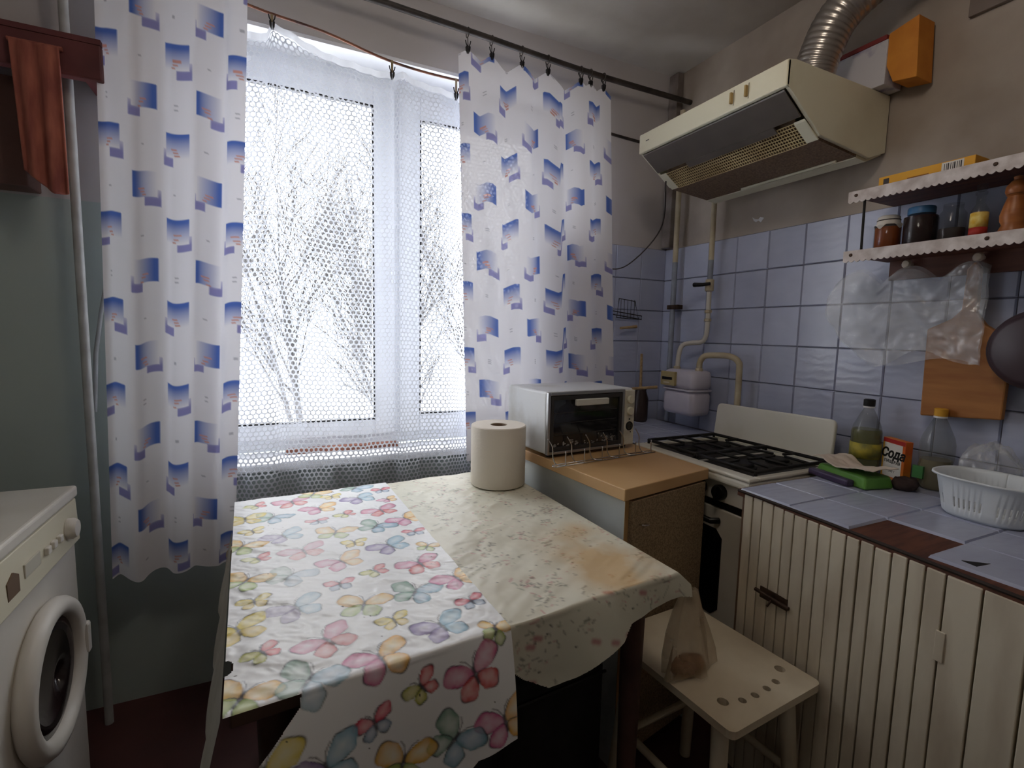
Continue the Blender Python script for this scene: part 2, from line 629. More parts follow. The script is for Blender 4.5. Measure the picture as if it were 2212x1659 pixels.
# ================================================================ outdoors
snow = MB().add([(-40, 2.6, -0.35), (60, 2.6, -0.35), (60, 90, -0.1), (-40, 90, -0.1)], [(0, 1, 2, 3)])
g_ = snow.build('snowy_ground', mat('snow', (240, 243, 248), 0.9), loc=(0, 10, -0.35))
tag(g_, 'snow covered ground outside the window', 'ground', kind='structure')
M_bark = mat('frosted_bark', (52, 50, 50), 0.9, c2=(82, 81, 82), ns=20)
def bare_tree(base, h, stems, label, lean=0.25, seed=0):
    rng = random.Random(seed)
    t = thing('bare_tree', label, 'tree', base, group='bare trees outside the window')
    tr, br = MB(), MB()
    def grow(p, d, L_, r, lev):
        path = [p]
        n = 5
        q = Vector(p)
        dd = Vector(d)
        for i in range(n):
            dd = (dd + Vector((rng.uniform(-.10, .10), rng.uniform(-.10, .10), rng.uniform(-.02, .07)))).normalized()
            q = q + dd * (L_ / n)
            path.append(tuple(q))
        rs = [max(0.0048, r * (1 - 0.75 * i / n)) for i in range(n + 1)]
        (tr if lev == 0 else br).tube(path, rs, 5 if lev < 2 else 3, caps=False)
        if lev >= 3: return
        k = (11, 8, 4)[lev]
        for i in range(k):
            f_ = 0.25 + 0.72 * (i + rng.random()) / k
            j = min(n - 1, int(f_ * n))
            a = Vector(path[j]).lerp(Vector(path[j + 1]), f_ * n - j)
            di = (Vector(path[j + 1]) - Vector(path[j])).normalized()
            side = Vector((rng.uniform(-1, 1), rng.uniform(-1, 1), rng.uniform(-0.1, 0.6)))
            nd = (di * 0.8 + side * 0.75).normalized()
            grow(tuple(a), nd, L_ * rng.uniform(0.32, 0.5), rs[j] * 0.55, lev + 1)
    for s in range(stems):
        a = rng.uniform(0, 6.28)
        d = Vector((math.cos(a) * lean * rng.uniform(0.4, 1.3), math.sin(a) * lean * 0.6, 1)).normalized()
        grow((base[0] + rng.uniform(-.12, .12), base[1] + rng.uniform(-.12, .12), base[2]), d, h * rng.uniform(0.75, 1.05), 0.03 * h / 2.6, 0)
    tr.build('trunk', M_bark, t, smooth=True)
    br.build('branches', M_bark, t, smooth=True)
bare_tree((0.30, 6.0, -0.3), 2.9, 3, 'bare frosted tree, leftmost of those seen through the left pane', 0.32, 3)
bare_tree((1.10, 5.6, -0.3), 2.9, 4, 'bare frosted tree in the middle of the left pane', 0.22, 5)
bare_tree((1.75, 6.6, -0.3), 2.4, 4, 'bare bushy tree nearest the window mullion in the left pane', 0.30, 8)
bare_tree((2.65, 5.8, -0.3), 2.7, 4, 'bare frosted tree seen through the right pane', 0.42, 12)

# ================================================================ curtain print
def curtain_colors(S, V, seed=1):
    """S, V: unfolded fabric coordinates in metres -> linear colours"""
    base = np.ones(S.shape + (3,)) * nlin((236, 235, 240))
    px, pz, w = 0.116, 0.245, 0.088
    c = np.floor(S / px)
    su = S - (c + 0.5) * px
    par = np.mod(c, 2)
    vv = V + par * pz / 2
    r = np.floor(vv / pz)
    sv = vv - (r + 0.5) * pz
    rp = np.mod(r + np.floor(c / 2), 2)
    mir = np.where(rp > 0.5, -1.0, 1.0)
    u = su * mir
    # square, solid at the top edge and fading towards the bottom (even columns) or to one side (odd columns)
    blue_t = nlin((84, 112, 186))
    blue_b = nlin((118, 116, 184))
    inA = (np.abs(u) < w / 2) & (np.abs(sv) < w * 0.40)
    g = np.where(par > 0.5, np.clip((u + w / 2) / w, 0, 1), np.clip((w * 0.40 - sv) / (w * 0.8), 0, 1))
    g = np.clip(g * 1.15, 0, 1)
    a = np.where(inA, g, 0.0)
    inB = (np.abs(u - np.where(par > 0.5, -1, 1) * w * 0.34) < w * 0.26) & (np.abs(sv - w * 0.42) < w * 0.26)
    b = np.where(inB & ~inA, np.clip(0.25 + (sv - w * 0.1) / (w * 0.6), 0, 0.85), 0.0)
    out = base * (1 - a[..., None]) + blue_t * a[..., None]
    out = out * (1 - b[..., None]) + blue_b * b[..., None]
    # little orange brush strokes
    for k in range(3):
        st = (np.abs(u + 0.006 * (k - 1)) < 0.013 - 0.003 * k) & (np.abs(sv - w * (0.12 + 0.11 * k)) < 0.0022)
        out[st] = nlin((206, 150, 140))
    # thin grey marks between the squares
    for k in range(3):
        st = (np.abs(u + 0.004) < 0.006) & (np.abs(sv + 0.112 - 0.006 * k) < 0.0011)
        out[st] = nlin((186, 186, 194))
    return out

M_fab = mat('printed_cotton', (236, 235, 240), 0.9, attr='print', transl=0.14, sheer=0.015, spec=0.1)
M_fab2 = mat('printed_cotton_thick', (236, 235, 240), 0.9, attr='print', transl=0.25, sheer=0.0, spec=0.1)
def curtain(name, label, xl, xr, ztop, zbot, y0, folds, amp, res=0.0045, s_len=None, m=M_fab, off=(0, 0), hemwave=0.0, yb=None):
    """xl, xr: functions of t (0 top .. 1 bottom); folds: list of (phase position, width, depth)"""
    C = int(s_len / res)
    Rr = int(1.95 / res)
    u = np.linspace(0, 1, C)
    t = np.linspace(0, 1, Rr)
    U, T = np.meshgrid(u, t)
    fold = folds(U, T)
    # fold shapes move fabric sideways too
    XL = xl(T)
    XR = xr(T)
    X = XL + (XR - XL) * (U + 0.012 * np.sin(2 * np.pi * U * 5 + 1))
    ZT = ztop(X)
    ZB = zbot(U) + hemwave * np.sin(U * 21)
    Z = ZT + (ZB - ZT) * T
    Y = y0 + amp * fold * (0.55 + 0.45 * T)
    if yb is not None: Y = Y + yb(U, T)
    P = np.stack([X, Y, Z], -1)
    S = U * s_len + off[0]
    V = T * (ZT.mean() - ZB.mean()) + off[1]
    o = grid_obj(name, P, m, colors=curtain_colors(S, V))
    tag(o, label, 'curtain')
    return o

def foldsL(U, T):
    a = np.sin(2 * np.pi * (U * 2.7 + 0.10 * np.sin(U * 7)) + 0.6)
    return a + 0.12 * np.sin(2 * np.pi * U * 7.3 + 1.2 + 0.8 * T)
curtain('curtain', 'long white curtain with blue squares left of the window',
        lambda T: -0.415 - 0.045 * T, lambda T: -0.045 - 0.09 * T ** 1.1,
        lambda X: 2.345 + 0 * X, lambda U: 0.50 + 0.0 * U, 1.80, foldsL, 0.014, s_len=0.52, m=M_fab2, off=(0.02, 0.06), hemwave=0.012)
clipR = [0.674, 0.770, 0.897, 1.013, 1.168, 1.216, 1.282]
def ztopR(X):
    # scalloped heading: high under each clip, sagging between
    d = np.min(np.abs(X[..., None] - np.array(clipR)), -1)
    return 2.298 - np.clip(d - 0.012, 0, 1) * 0.75
def foldsR(U, T):
    a = np.sin(2 * np.pi * (U * 4.3 + 0.08 * np.sin(U * 9)) + 0.3 + 0.9 * T)
    return a + 0.12 * np.sin(2 * np.pi * U * 10.3 + 2.0 - 1.2 * T)
curtain('curtain', 'shorter white curtain with blue squares between window and hood',
        lambda T: 0.630 + 0.055 * T, lambda T: 1.315 + 0.09 * T,
        ztopR, lambda U: np.where(U < 0.62, 0.745, 0.875), 1.845, foldsR, 0.007, s_len=0.80, off=(0.05, 0.02), hemwave=0.006)

# ================================================================ net curtain: every mesh hole is real
def net_curtain():
    t = thing('net_curtain', 'white hexagonal mesh net curtain across the window', 'net curtain', (0.4, 1.90, 0.68))
    xs = np.array([-0.30, -0.10, -0.055, 0.005, 0.021, 0.04, 0.122, 0.224, 0.344, 0.405, 0.445, 0.54, 0.648, 0.70, 1.10])
    zs = np.array([2.17, 2.17, 2.182, 2.197, 2.234, 2.228, 2.196, 2.171, 2.164, 2.166, 2.172, 2.157, 2.146, 2.12, 2.12])
    # fabric coordinate s -> x, squeezed where a fold gathers
    xg = np.linspace(-0.30, 1.10, 3000)
    dens = 1 + 0.85 * np.exp(-((xg - 0.428) / 0.022) ** 2) + 0.9 * np.exp(-((xg - 0.02) / 0.02) ** 2) + 0.8 * np.exp(-((xg - 0.66) / 0.02) ** 2)
    sg = np.concatenate([[0], np.cumsum((dens[1:] + dens[:-1]) / 2 * np.diff(xg))])
    stot = sg[-1]
    pw, ph = 0.0178, 0.0155
    nc, nr = int(stot / pw), int(1.54 / ph)
    hx = pw / math.sqrt(3) * 1.0
    ang = np.array([math.radians(30 + 60 * k) for k in range(6)])
    ox = np.cos(ang) * pw / math.sqrt(3)
    oz = np.sin(ang) * ph / 1.5
    cells = []
    for j in range(nr):
        s = (np.arange(nc) + 0.5 + 0.5 * (j % 2)) * pw
        cells.append(np.stack([s, np.full(nc, j * ph)], -1))
    Cc = np.concatenate(cells)                     # (n,2)
    out = np.stack([Cc[:, None, 0] + ox, Cc[:, None, 1] + oz], -1)
    # slightly rounded holes: inner ring
    inn = np.stack([Cc[:, None, 0] + ox * 0.69, Cc[:, None, 1] + oz * 0.69], -1)
    P2 = np.concatenate([out, inn], 1)             # (n,12,2)
    htot = (nr - 1) * ph + ph
    def place(s, v):
        x = np.interp(s, sg, xg)
        zt = np.interp(x, xs, zs)
        k = np.clip(v / htot, 0, 1)
        z = 0.655 + (zt - 0.655) * k
        y = 1.902 + 0.007 * np.sin(2 * np.pi * x / 0.17 + 1.5 * k) * (1 - 0.4 * k) + 0.004 * np.sin(2 * np.pi * x / 0.063 + 3 * k)
        y = y - 0.016 * np.exp(-((x - 0.428) / 0.03) ** 2) * np.sin((x - 0.428) / 0.012)
        # gathered bulge near the bottom, left of the middle
        low = np.clip(1 - k / 0.22, 0, 1)
        y = y - low * 0.035 * np.exp(-((x - 0.13) / 0.06) ** 2) + low * 0.004 * np.sin(x * 40)
        x = x + low * 0.008 * np.sin(x * 30)
        z = z + low * 0.02 * np.exp(-((x - 0.12) / 0.05) ** 2)
        return np.stack([x, y, z], -1)
    V = place(P2[..., 0], P2[..., 1]).reshape(-1, 3)
    n = len(Cc)
    q = []
    for k in range(6):
        kk = (k + 1) % 6
        q.append(np.stack([np.arange(n) * 12 + k, np.arange(n) * 12 + kk, np.arange(n) * 12 + 6 + kk, np.arange(n) * 12 + 6 + k], -1))
    q = np.concatenate(q)
    me = bpy.data.meshes.new('net_mesh')
    V = V - np.array((0.4, 1.90, 0.68))
    me.vertices.add(len(V))
    me.vertices.foreach_set('co', V.astype(np.float32).reshape(-1))
    me.loops.add(q.size)
    me.loops.foreach_set('vertex_index', q.reshape(-1).astype(np.int32))
    me.polygons.add(len(q))
    me.polygons.foreach_set('loop_start', np.arange(0, q.size, 4, dtype=np.int32))
    me.polygons.foreach_set('loop_total', np.full(len(q), 4, dtype=np.int32))
    me.update(calc_edges=True)
    mm = mat('white_net_thread', (232, 234, 238), 0.7, transl=0.5, spec=0.2)
    me.materials.append(mm)
    o = bpy.data.objects.new('mesh', me)
    o.parent = t
    md = o.modifiers.new('thickness', 'SOLIDIFY')
    md.thickness = 0.0009
    md.offset = 0
    col.objects.link(o)
    # woven top hem
    s = np.linspace(0, stot, 400)
    k = np.linspace(0, 1, 5)
    S, K = np.meshgrid(s, k)
    base = place(S, np.full_like(S, htot))
    base[..., 2] += 0.022 * (K - 0.15)
    base[..., 1] += -0.0008
    grid_obj('hem', base, mat('net_hem', (226, 228, 232), 0.8, transl=0.4, sheer=0.12), t)
net_curtain()

# wire that carries the net and the rod that carries the curtains
wire = smooth_path([(-0.62, 1.905, 2.40), (-0.30, 1.905, 2.345), (-0.047, 1.905, 2.286), (0.18, 1.905, 2.265), (0.407, 1.905, 2.224), (0.649, 1.905, 2.217), (0.95, 1.905, 2.24), (1.28, 1.905, 2.29)], 5)
tag(MB().tube(wire, 0.0042, 6).build('curtain_wire', mat('orange_cord', (150, 98, 74), 0.6, c2=(78, 50, 44), ns=12), smooth=True), 'sagging orange brown cord above the window net', 'cord')
rod = [(-1.0, 1.85, 2.405), (0.386, 1.85, 2.380), (1.147, 1.85, 2.350), (1.672, 1.85, 2.347), (1.773, 1.85, 2.347)]
tag(MB().tube(smooth_path(rod, 4), 0.0115, 10).build('curtain_rod', M_rod, smooth=True), 'dark brown curtain rod under the ceiling', 'curtain rod')

def clip(label, x, y, z, group, strap, tilt=0.0, ztop=None):
    """little crocodile clip: two jaws, two handles, hanging ring or rubber strap; z is the jaw tip"""
    t = thing('curtain_clip', label, 'clip', (x, y, z), tilt, group)
    b = MB()
    for s in (-1, 1):
        b.prism([(s * 0.002, 0), (s * 0.0075, 0.012), (s * 0.0085, 0.024), (s * 0.003, 0.030), (s * 0.001, 0.016)][::s], y - 0.005, y + 0.005, 'y')
    b.v = [(p[0] + x, p[1], p[2] + z) for p in b.v]
    b.build('jaws', M_rubber, t)
    h = MB()
    for s in (-1, 1):
        h.tube([(x + s * 0.003, y, z + 0.026), (x + s * 0.008, y, z + 0.036), (x + s * 0.010, y, z + 0.046)], 0.002, 6)
    h.build('handle', M_rubber, t)
    if strap:
        MB().box(x - 0.004, x + 0.004, y - 0.001, y + 0.001, z + 0.024, ztop).build('rubber_strap', mat('amber_rubber', (150, 132, 100), 0.5), t)
    else:
        c = ztop
        ring = [(x, y + 0.0165 * math.cos(a) - (y - 1.85), c + 0.0165 * math.sin(a)) for a in [2 * math.pi * k / 16 for k in range(16)]]
        MB().tube(ring, 0.0018, 6, closed=True).build('ring', M_rod, t)
        MB().tube([(x, y, z + 0.024), (x, (y + 1.85) / 2, (z + 0.02 + c - 0.0165) / 2), (x, 1.85, c - 0.0165)], 0.0016, 6).build('link', M_rod, t)
    return t
for (x, zj, zt, l) in ((0.021, 2.226, 2.274, 'black clip on an amber strap at the net corner near the long curtain'),
                       (0.407, 2.160, 2.226, 'black clip on an amber strap in the middle of the net'),
                       (0.648, 2.140, 2.219, 'black clip on an amber strap beside the right curtain edge')):
    clip(l, x, 1.899, zj, 'clips holding the net curtain', True, ztop=zt)
rz = lambda x: np.interp(x, [p[0] for p in rod], [p[2] for p in rod])
for k, (x, w_) in enumerate(zip(clipR, ('first from the left', 'second from the left', 'third from the left', 'fourth from the left', 'fifth from the left', 'second from the right', 'rightmost'))):
    clip('dark clip hanging the short curtain from the rod, ' + w_, x, 1.845, 2.288, 'clips holding the short curtain', False, ztop=float(rz(x)) - 0.004)

for x, w_ in ((-0.395, 'leftmost'), (-0.285, 'second from the left'), (-0.170, 'third from the left'), (-0.065, 'rightmost')):
    clip('dark clip hanging the long curtain from the rod, ' + w_, x, 1.81, 2.335, 'clips holding the long curtain', False, ztop=float(rz(x)) - 0.004)
# strip lying on the sill
tag(MB().box(0.03, 0.46, 2.035, 2.068, 0.787, 0.806).build('wooden_strip', mat('red_brown_wood', (150, 96, 76), 0.7, c2=(110, 66, 52), ns=8, stretch=(1, 10, 10)), bevel=0.002), 'thin red brown wooden strip lying on the window sill', 'wood strip')
#PART2
# ================================================================ table and cloths
TBL, TBR, TFR, TFL = (np.array(p) for p in ((-0.110, 1.610), (0.760, 1.676), (0.786, 0.779), (-0.0696, 0.7103)))
def tq(s, t):
    s = np.asarray(s)[..., None]
    t = np.asarray(t)[..., None]
    return (TBL * (1 - s) + TBR * s) * (1 - t) + (TFL * (1 - s) + TFR * s) * t
TZ = 0.757
table = thing('dining_table', 'square kitchen table with dark wooden legs under the cloths', 'table', (0.34, 1.19, 0))
ins = 0.004
def inset(p):
    c = np.array((0.34, 1.19))
    d = np.array(p) - c
    return tuple(c + d * (1 - ins / np.linalg.norm(d) * 1.4))
poly = [inset(p) for p in (TFL, TFR, TBR, TBL)]
M_tw = mat('dark_table_legs', (86, 60, 52), 0.55, c2=(66, 46, 41), ns=6)
MB().prism(poly, 0.730, TZ - 0.0045, 'z').build('table_top', mat('table_board', (84, 62, 50), 0.7), table, bevel=0.003)
ap = MB()
pin = [tuple(np.array((0.34, 1.19)) + (np.array(p) - (0.34, 1.19)) * 0.86) for p in poly]
for i in range(4):
    a, b = np.array(pin[i]), np.array(pin[(i + 1) % 4])
    d = (b - a) / np.linalg.norm(b - a)
    n = np.array((-d[1], d[0])) * 0.01
    ap.prism([tuple(a - n), tuple(b - n), tuple(b + n), tuple(a + n)], 0.65, 0.732, 'z')
ap.build('apron', M_tw, table)
for p in pin:
    MB().tube([(p[0], p[1], 0.0), (p[0], p[1], 0.732)], [0.018, 0.028], 12).build('leg', M_tw, table, smooth=True, auto=50)

def cloth_points(S, A, dz, out, ztop=TZ, flare=0.02):
    """S: 0..1 along the front edge; A: arc coordinate from the back edge, metres; bends down at the front edge"""
    Ly = 0.90
    r = 0.0035
    T = np.clip(A / Ly, 0, 1)
    xy = tq(S, T)
    over = np.clip(A - Ly, 0, None)
    d = (TFR - TFL) / np.linalg.norm(TFR - TFL)
    n = np.array((d[1], -d[0]))
    th = np.clip(over / r, 0, math.pi / 2)
    drop = np.clip(over - r * math.pi / 2, 0, None)
    outw = r * np.sin(th) + flare * (1 - np.exp(-drop / 0.12)) + out * (over > 0)
    down = r * (1 - np.cos(th)) + drop
    P = np.zeros(S.shape + (3,))
    P[..., :2] = xy + outw[..., None] * n
    P[..., 2] = ztop + dz - down
    return P, over

# --- print painter
class Canvas:
    def __init__(self, U, V, base):
        self.U, self.V = U, V
        self.c = np.ones(U.shape + (3,)) * nlin(base)
    def blend(self, m, a, colr):
        a = np.clip(a, 0, 1)[..., None]
        self.c[m] = self.c[m] * (1 - a) + nlin(colr) * a
    def wing(self, cx, cy, a, b, ang, c1, c2, k=1.0, seed=0):
        R = max(a, b) * 1.25
        m = (np.abs(self.U - cx) < R) & (np.abs(self.V - cy) < R)
        if not m.any(): return
        u = self.U[m] - cx
        v = self.V[m] - cy
        x = u * math.cos(ang) + v * math.sin(ang)
        y = -u * math.sin(ang) + v * math.cos(ang)
        th = np.arctan2(y, x)
        wob = 1 + 0.06 * np.cos(5 * th + seed) * (x > 0)
        # teardrop: narrow at the body (x < 0), wide outside
        yy = y / (b * (0.62 + 0.38 * np.clip((x / a + 1) / 1.3, 0, 1)))
        r = np.sqrt((x / a) ** 2 + yy ** 2) / wob
        inside = np.clip((1 - r) / 0.06, 0, 1)
        g = np.clip(r, 0, 1) ** 1.5
        n = 0.5 + 0.5 * vnoise(self.U[m] * 90 + seed, self.V[m] * 90, seed + 3, 2)
        al = inside * (0.50 + 0.45 * g + 0.50 * (n - 0.5)) * k
        colr = nlin(c1) * (1 - g[..., None]) + nlin(c2) * g[..., None]
        a_ = np.clip(al, 0, 1)[..., None]
        self.c[m] = self.c[m] * (1 - a_) + colr * a_
        edge = np.exp(-((r - 0.97) / (0.0012 / min(a, b))) ** 2) * (0.50 + 0.40 * np.sin(th * 2 + seed)) * k
        self.blend(m, np.clip(edge, 0, 0.8), (58, 58, 70))
    def stroke(self, x0, y0, x1, y1, w, colr, k=0.8):
        m = (self.U > min(x0, x1) - 3 * w) & (self.U < max(x0, x1) + 3 * w) & (self.V > min(y0, y1) - 3 * w) & (self.V < max(y0, y1) + 3 * w)
        if not m.any(): return
        d = np.array((x1 - x0, y1 - y0))
        L2 = (d ** 2).sum()
        t = np.clip(((self.U[m] - x0) * d[0] + (self.V[m] - y0) * d[1]) / L2, 0, 1)
        dist = np.hypot(self.U[m] - x0 - t * d[0], self.V[m] - y0 - t * d[1])
        self.blend(m, k * np.clip(1.4 - dist / w, 0, 1), colr)
    def butterfly(self, x, y, size, ang, kind, k=1.0):
        T = {'PR': ((222, 150, 180), (196, 84, 128), (222, 110, 104), (200, 64, 62)),
             'PB': ((166, 146, 190), (120, 100, 158), (176, 210, 224), (120, 168, 192)),
             'GB': ((168, 196, 178), (104, 150, 130), (170, 198, 222), (110, 158, 176)),
             'OG': ((240, 214, 130), (220, 166, 56), (196, 208, 120), (150, 176, 92)),
             'PY': ((226, 160, 190), (196, 72, 132), (246, 216, 130), (230, 166, 54)),
             'YR': ((214, 208, 90), (164, 170, 50), (226, 100, 96), (206, 60, 66)),
             'YY': ((238, 222, 120), (222, 200, 60), (236, 210, 110), (212, 186, 60)),
             'RB': ((224, 90, 110), (200, 48, 74), (170, 186, 204), (116, 140, 168))}[kind]
        ca, sa = math.cos(ang), math.sin(ang)
        def at(px, py): return x + (px * ca - py * sa) * size, y + (px * sa + py * ca) * size
        split = kind in ('PB', 'GB', 'PY', 'YR')
        for (px, py, a, b, wa, idx) in ((-0.26, 0.13, 0.29, 0.205, 2.66, 0), (0.26, 0.15, 0.29, 0.205, 0.48, 1), (-0.17, -0.18, 0.22, 0.185, -2.25, 2), (0.17, -0.19, 0.22, 0.185, -0.89, 3)):
            if split: second = idx in (1, 3)
            else: second = idx in (2, 3)
            c1, c2 = (T[2], T[3]) if second else (T[0], T[1])
            cx, cy = at(px, py)
            self.wing(cx, cy, a * size, b * size, wa + ang, c1, c2, k, seed=int(abs(x * 977 + y * 613 + idx * 7)) % 50)
        b0, b1 = at(0, 0.10), at(0, -0.16)
        self.stroke(*b0, *b1, 0.0022 + 0.012 * size, (70, 70, 78), 0.8 * k)
        for s in (-1, 1):
            e0, e1, e2 = at(0, 0.10), at(s * 0.07, 0.26), at(s * 0.15, 0.33)
            self.stroke(*e0, *e1, 0.0013, (80, 80, 88), 0.6 * k)
            self.stroke(*e1, *e2, 0.0013, (80, 80, 88), 0.6 * k)

# butterfly positions on the cloth: (x, distance from the back edge, size, angle, kind, fading)
BF = [
    (0.059, 0.062, 0.059, 0.47, 'YR', 1),
    (0.166, 0.073, 0.100, 0.16, 'PR', 1),
    (0.239, 0.018, 0.100, -0.48, 'OG', 1),
    (0.293, 0.069, 0.059, 0.07, 'YY', 1),
    (0.382, 0.018, 0.100, -0.63, 'GB', 1),
    (0.376, 0.122, 0.100, 0.28, 'PB', 1),
    (0.241, 0.16, 0.100, 0.13, 'PY', 1),
    (0.100, 0.178, 0.100, -0.55, 'GB', 1),
    (0.027, 0.161, 0.100, 0.02, 'YY', 1),
    (0.466, 0.073, 0.059, 0.01, 'RB', 1),
    (0.463, 0.168, 0.059, 0.3, 'PY', 1),
    (0.308, 0.236, 0.059, 0.51, 'YR', 1),
    (0.417, 0.251, 0.100, 0.2, 'PR', 1),
    (0.222, 0.259, 0.059, 0.11, 'RB', 0.8),
    (0.373, 0.358, 0.100, -0.73, 'GB', 1),
    (0.471, 0.343, 0.100, 0.36, 'PY', 1),
    (0.046, 0.257, 0.059, 0.24, 'YY', 1),
    (0.123, 0.321, 0.100, 0.35, 'PB', 0.75),
    (0.257, 0.354, 0.100, -0.36, 'OG', 0.8),
    (0.294, 0.437, 0.059, -0.07, 'YY', 1),
    (0.376, 0.49, 0.100, 0.35, 'PB', 1),
    (0.465, 0.438, 0.059, -0.07, 'RB', 1),
    (0.018, 0.342, 0.100, -0.53, 'OG', 1),
    (0.056, 0.425, 0.059, 0.34, 'YR', 1),
    (0.164, 0.431, 0.100, 0.2, 'PR', 0.65),
    (0.244, 0.522, 0.100, 0.29, 'PY', 0.75),
    (0.309, 0.602, 0.059, 0.39, 'YR', 1),
    (0.419, 0.613, 0.100, 0.19, 'PR', 1),
    (0.468, 0.535, 0.059, -0.61, 'OG', 1),
    (0.027, 0.525, 0.100, -0.56, 'OG', 1),
    (0.122, 0.542, 0.100, -0.61, 'GB', 0.5),
    (0.221, 0.623, 0.059, -0.02, 'RB', 0.8),
    (0.368, 0.72, 0.100, -0.54, 'GB', 1),
    (0.477, 0.707, 0.100, 0.24, 'PY', 1),
    (0.044, 0.617, 0.059, 0.1, 'YY', 1),
    (0.123, 0.676, 0.100, 0.3, 'PB', 0.65),
    (0.253, 0.72, 0.100, -0.38, 'OG', 0.9),
    (0.296, 0.796, 0.059, 0.13, 'YY', 1),
    (0.378, 0.851, 0.100, 0.21, 'PB', 1),
    (0.468, 0.802, 0.059, 0.18, 'RB', 1),
    (0.014, 0.703, 0.100, 0.29, 'YY', 1),
    (0.055, 0.788, 0.059, 0.5, 'YR', 1),
    (0.166, 0.802, 0.100, 0.51, 'PR', 0.85),
    (0.244, 0.884, 0.100, 0.19, 'PY', 1),
    (0.471, 0.899, 0.059, -0.47, 'OG', 1.0),
    (0.02, 0.879, 0.100, -0.53, 'OG', 1),
    (0.122, 0.884, 0.100, -0.63, 'GB', 0.8),
    (0.311, 0.952, 0.059, 0.61, 'YR', 1),
    (0.417, 0.958, 0.100, 0.36, 'PR', 1),
    (0.223, 0.98, 0.059, 0.28, 'RB', 1),
    (0.476, 1.051, 0.100, 0.27, 'PY', 1),
    (0.372, 1.056, 0.100, -0.77, 'GB', 1),
    (0.142, 1.014, 0.100, 0.3, 'PB', 1),
    (0.272, 1.062, 0.100, -0.36, 'OG', 1),
    (0.05, 0.99, 0.100, 0.06, 'YY', 1),
]
res = 0.0021
Ly = 0.90
sw = 0.502
cW = 0.432
C = int(cW / res)
Rn = int((Ly + 0.44) / res)
s1 = np.linspace(-0.004, sw, C)
a1 = np.linspace(-0.004, Ly + 0.44, Rn)
S, A = np.meshgrid(s1, a1)
gap = np.interp(S, [-0.01, 0.0, 0.06, 0.105, 0.112, 0.6], [0.115, 0.11, 0.06, 0.018, -0.5, -0.5])
bot = np.interp(S, [0, 0.30, 0.36, 0.42, 0.505], [0.44, 0.40, 0.26, 0.205, 0.190]) + 0.002 * np.sin(S * 60)
A0 = A.copy()
da = a1[1] - a1[0]
A = np.minimum(A, Ly + bot)
A = np.where((A - Ly < gap) & (A - Ly > gap - 1.001 * da) & (A - Ly > 0.004), Ly + gap, A)
P, over = cloth_points(S, A, 0.0035, 0.006, flare=0.03)
xx = (S - 0) * 0.86 - 0.09
wr = vnoise(S * 9 + 0.6 * vnoise(S * 4, A * 4, 2), A * 26 - S * 12, 5, 3)
P[..., 2] += np.where(over > 0, 0, 0.0024 * wr + 0.0011 * vnoise(S * 45 + 2 * wr, A * 60, 8, 2))
# crease close to the front left corner and gentle waves in the hanging part
P[..., 1] -= np.where(over > 0.01, 0.010 * np.sin(S * 14 + 0.5) * np.clip(over / 0.15, 0, 1), 0)
Pc = P
cv = Canvas(S, A, (238, 240, 241))
cv.U = S * 0.863
cv.V = -A
for (bs, ba, sz, an, kd, k_) in BF:
    cv.butterfly(bs * 0.863, -ba, sz, an, kd, k_)
# greyish wear in the middle of the left half
wear = np.clip(0.5 + vnoise(S * 6, A * 5, 21, 3), 0, 1) * np.exp(-((S - 0.16) / 0.14) ** 2) * np.exp(-((A - 0.52) / 0.26) ** 2)
cv.c = cv.c * (1 - 0.22 * wear[..., None]) + nlin((176, 178, 172)) * 0.22 * wear[..., None]
sp = vnoise(S * 160, A * 160, 33, 1) > 0.93
cv.c[sp & (vnoise(S * 20, A * 20, 9, 1) > 0.35)] = nlin((70, 66, 60))
# outline: torn away along the front left, ragged bottom
ar = A0 - Ly
keep = ((ar[1:] < 0.004) | (ar[1:] > gap[1:])) & (ar[:-1] < bot[:-1])
hole = ((S + 0.004) / 0.012) ** 2 + ((A - 0.80) / 0.018) ** 2 < 1
keep = keep[:, :-1] & keep[:, 1:] & ~hole[:-1, :-1]
M_oil = mat('butterfly_oilcloth', (238, 240, 241), 0.33, attr='print', spec=0.35)
o = grid_obj('butterfly_oilcloth', Pc, M_oil, colors=cv.c, keep=keep)
tag(o, 'white oilcloth printed with watercolour butterflies, hanging over the table front', 'tablecloth')

# --- older cream cloth underneath
old = thing('cream_tablecloth', 'stained cream floral tablecloth on the right half of the table', 'tablecloth', (0.55, 1.19, 0.6))
res = 0.0036
s1 = np.linspace(-0.002, 1.045, int(0.90 / res))
a1 = np.linspace(-0.003, Ly + 0.22, int(1.12 / res))
S, A = np.meshgrid(s1, a1)
bot = np.interp(S, [0, 0.45, 0.505, 0.53, 0.60, 0.67, 0.80, 0.83, 0.93, 1.0, 1.045], [0.10, 0.10, 0.085, 0.105, 0.145, 0.138, 0.098, 0.072, 0.060, 0.055, 0.030])
bot = bot + 0.002 * vnoise(S * 30, S * 0, 61, 2)
A0 = A.copy()
A = np.minimum(A, Ly + bot)
P, over = cloth_points(np.clip(S, 0, 1), A, 0.0, 0.0, flare=0.025)
ex = np.clip(S - 1, 0, None) * 0.86
P[..., 0] += ex * np.where(over > 0, 1.0, 0.25)
P[..., 2] -= ex * np.where(over > 0, 0.9, 1.0)
P[..., 1] -= np.where(over > 0.01, 0.012 * np.sin(S * 17 + 1.1) * np.clip(over / 0.12, 0, 1), 0)
wr = vnoise(S * 7 + 0.8 * vnoise(S * 5, A * 5, 3), A * 20 + S * 9, 15, 3)
P[..., 2] += np.where((over > 0) | (S > 0.985), 0, np.where(S > 0.5, 0.0036, 0.0006) * wr + np.where(S > 0.5, 0.0010, 0.0) * vnoise(S * 40, A * 55, 16, 2))
cv = Canvas(S * 0.87, A, (222, 219, 202))
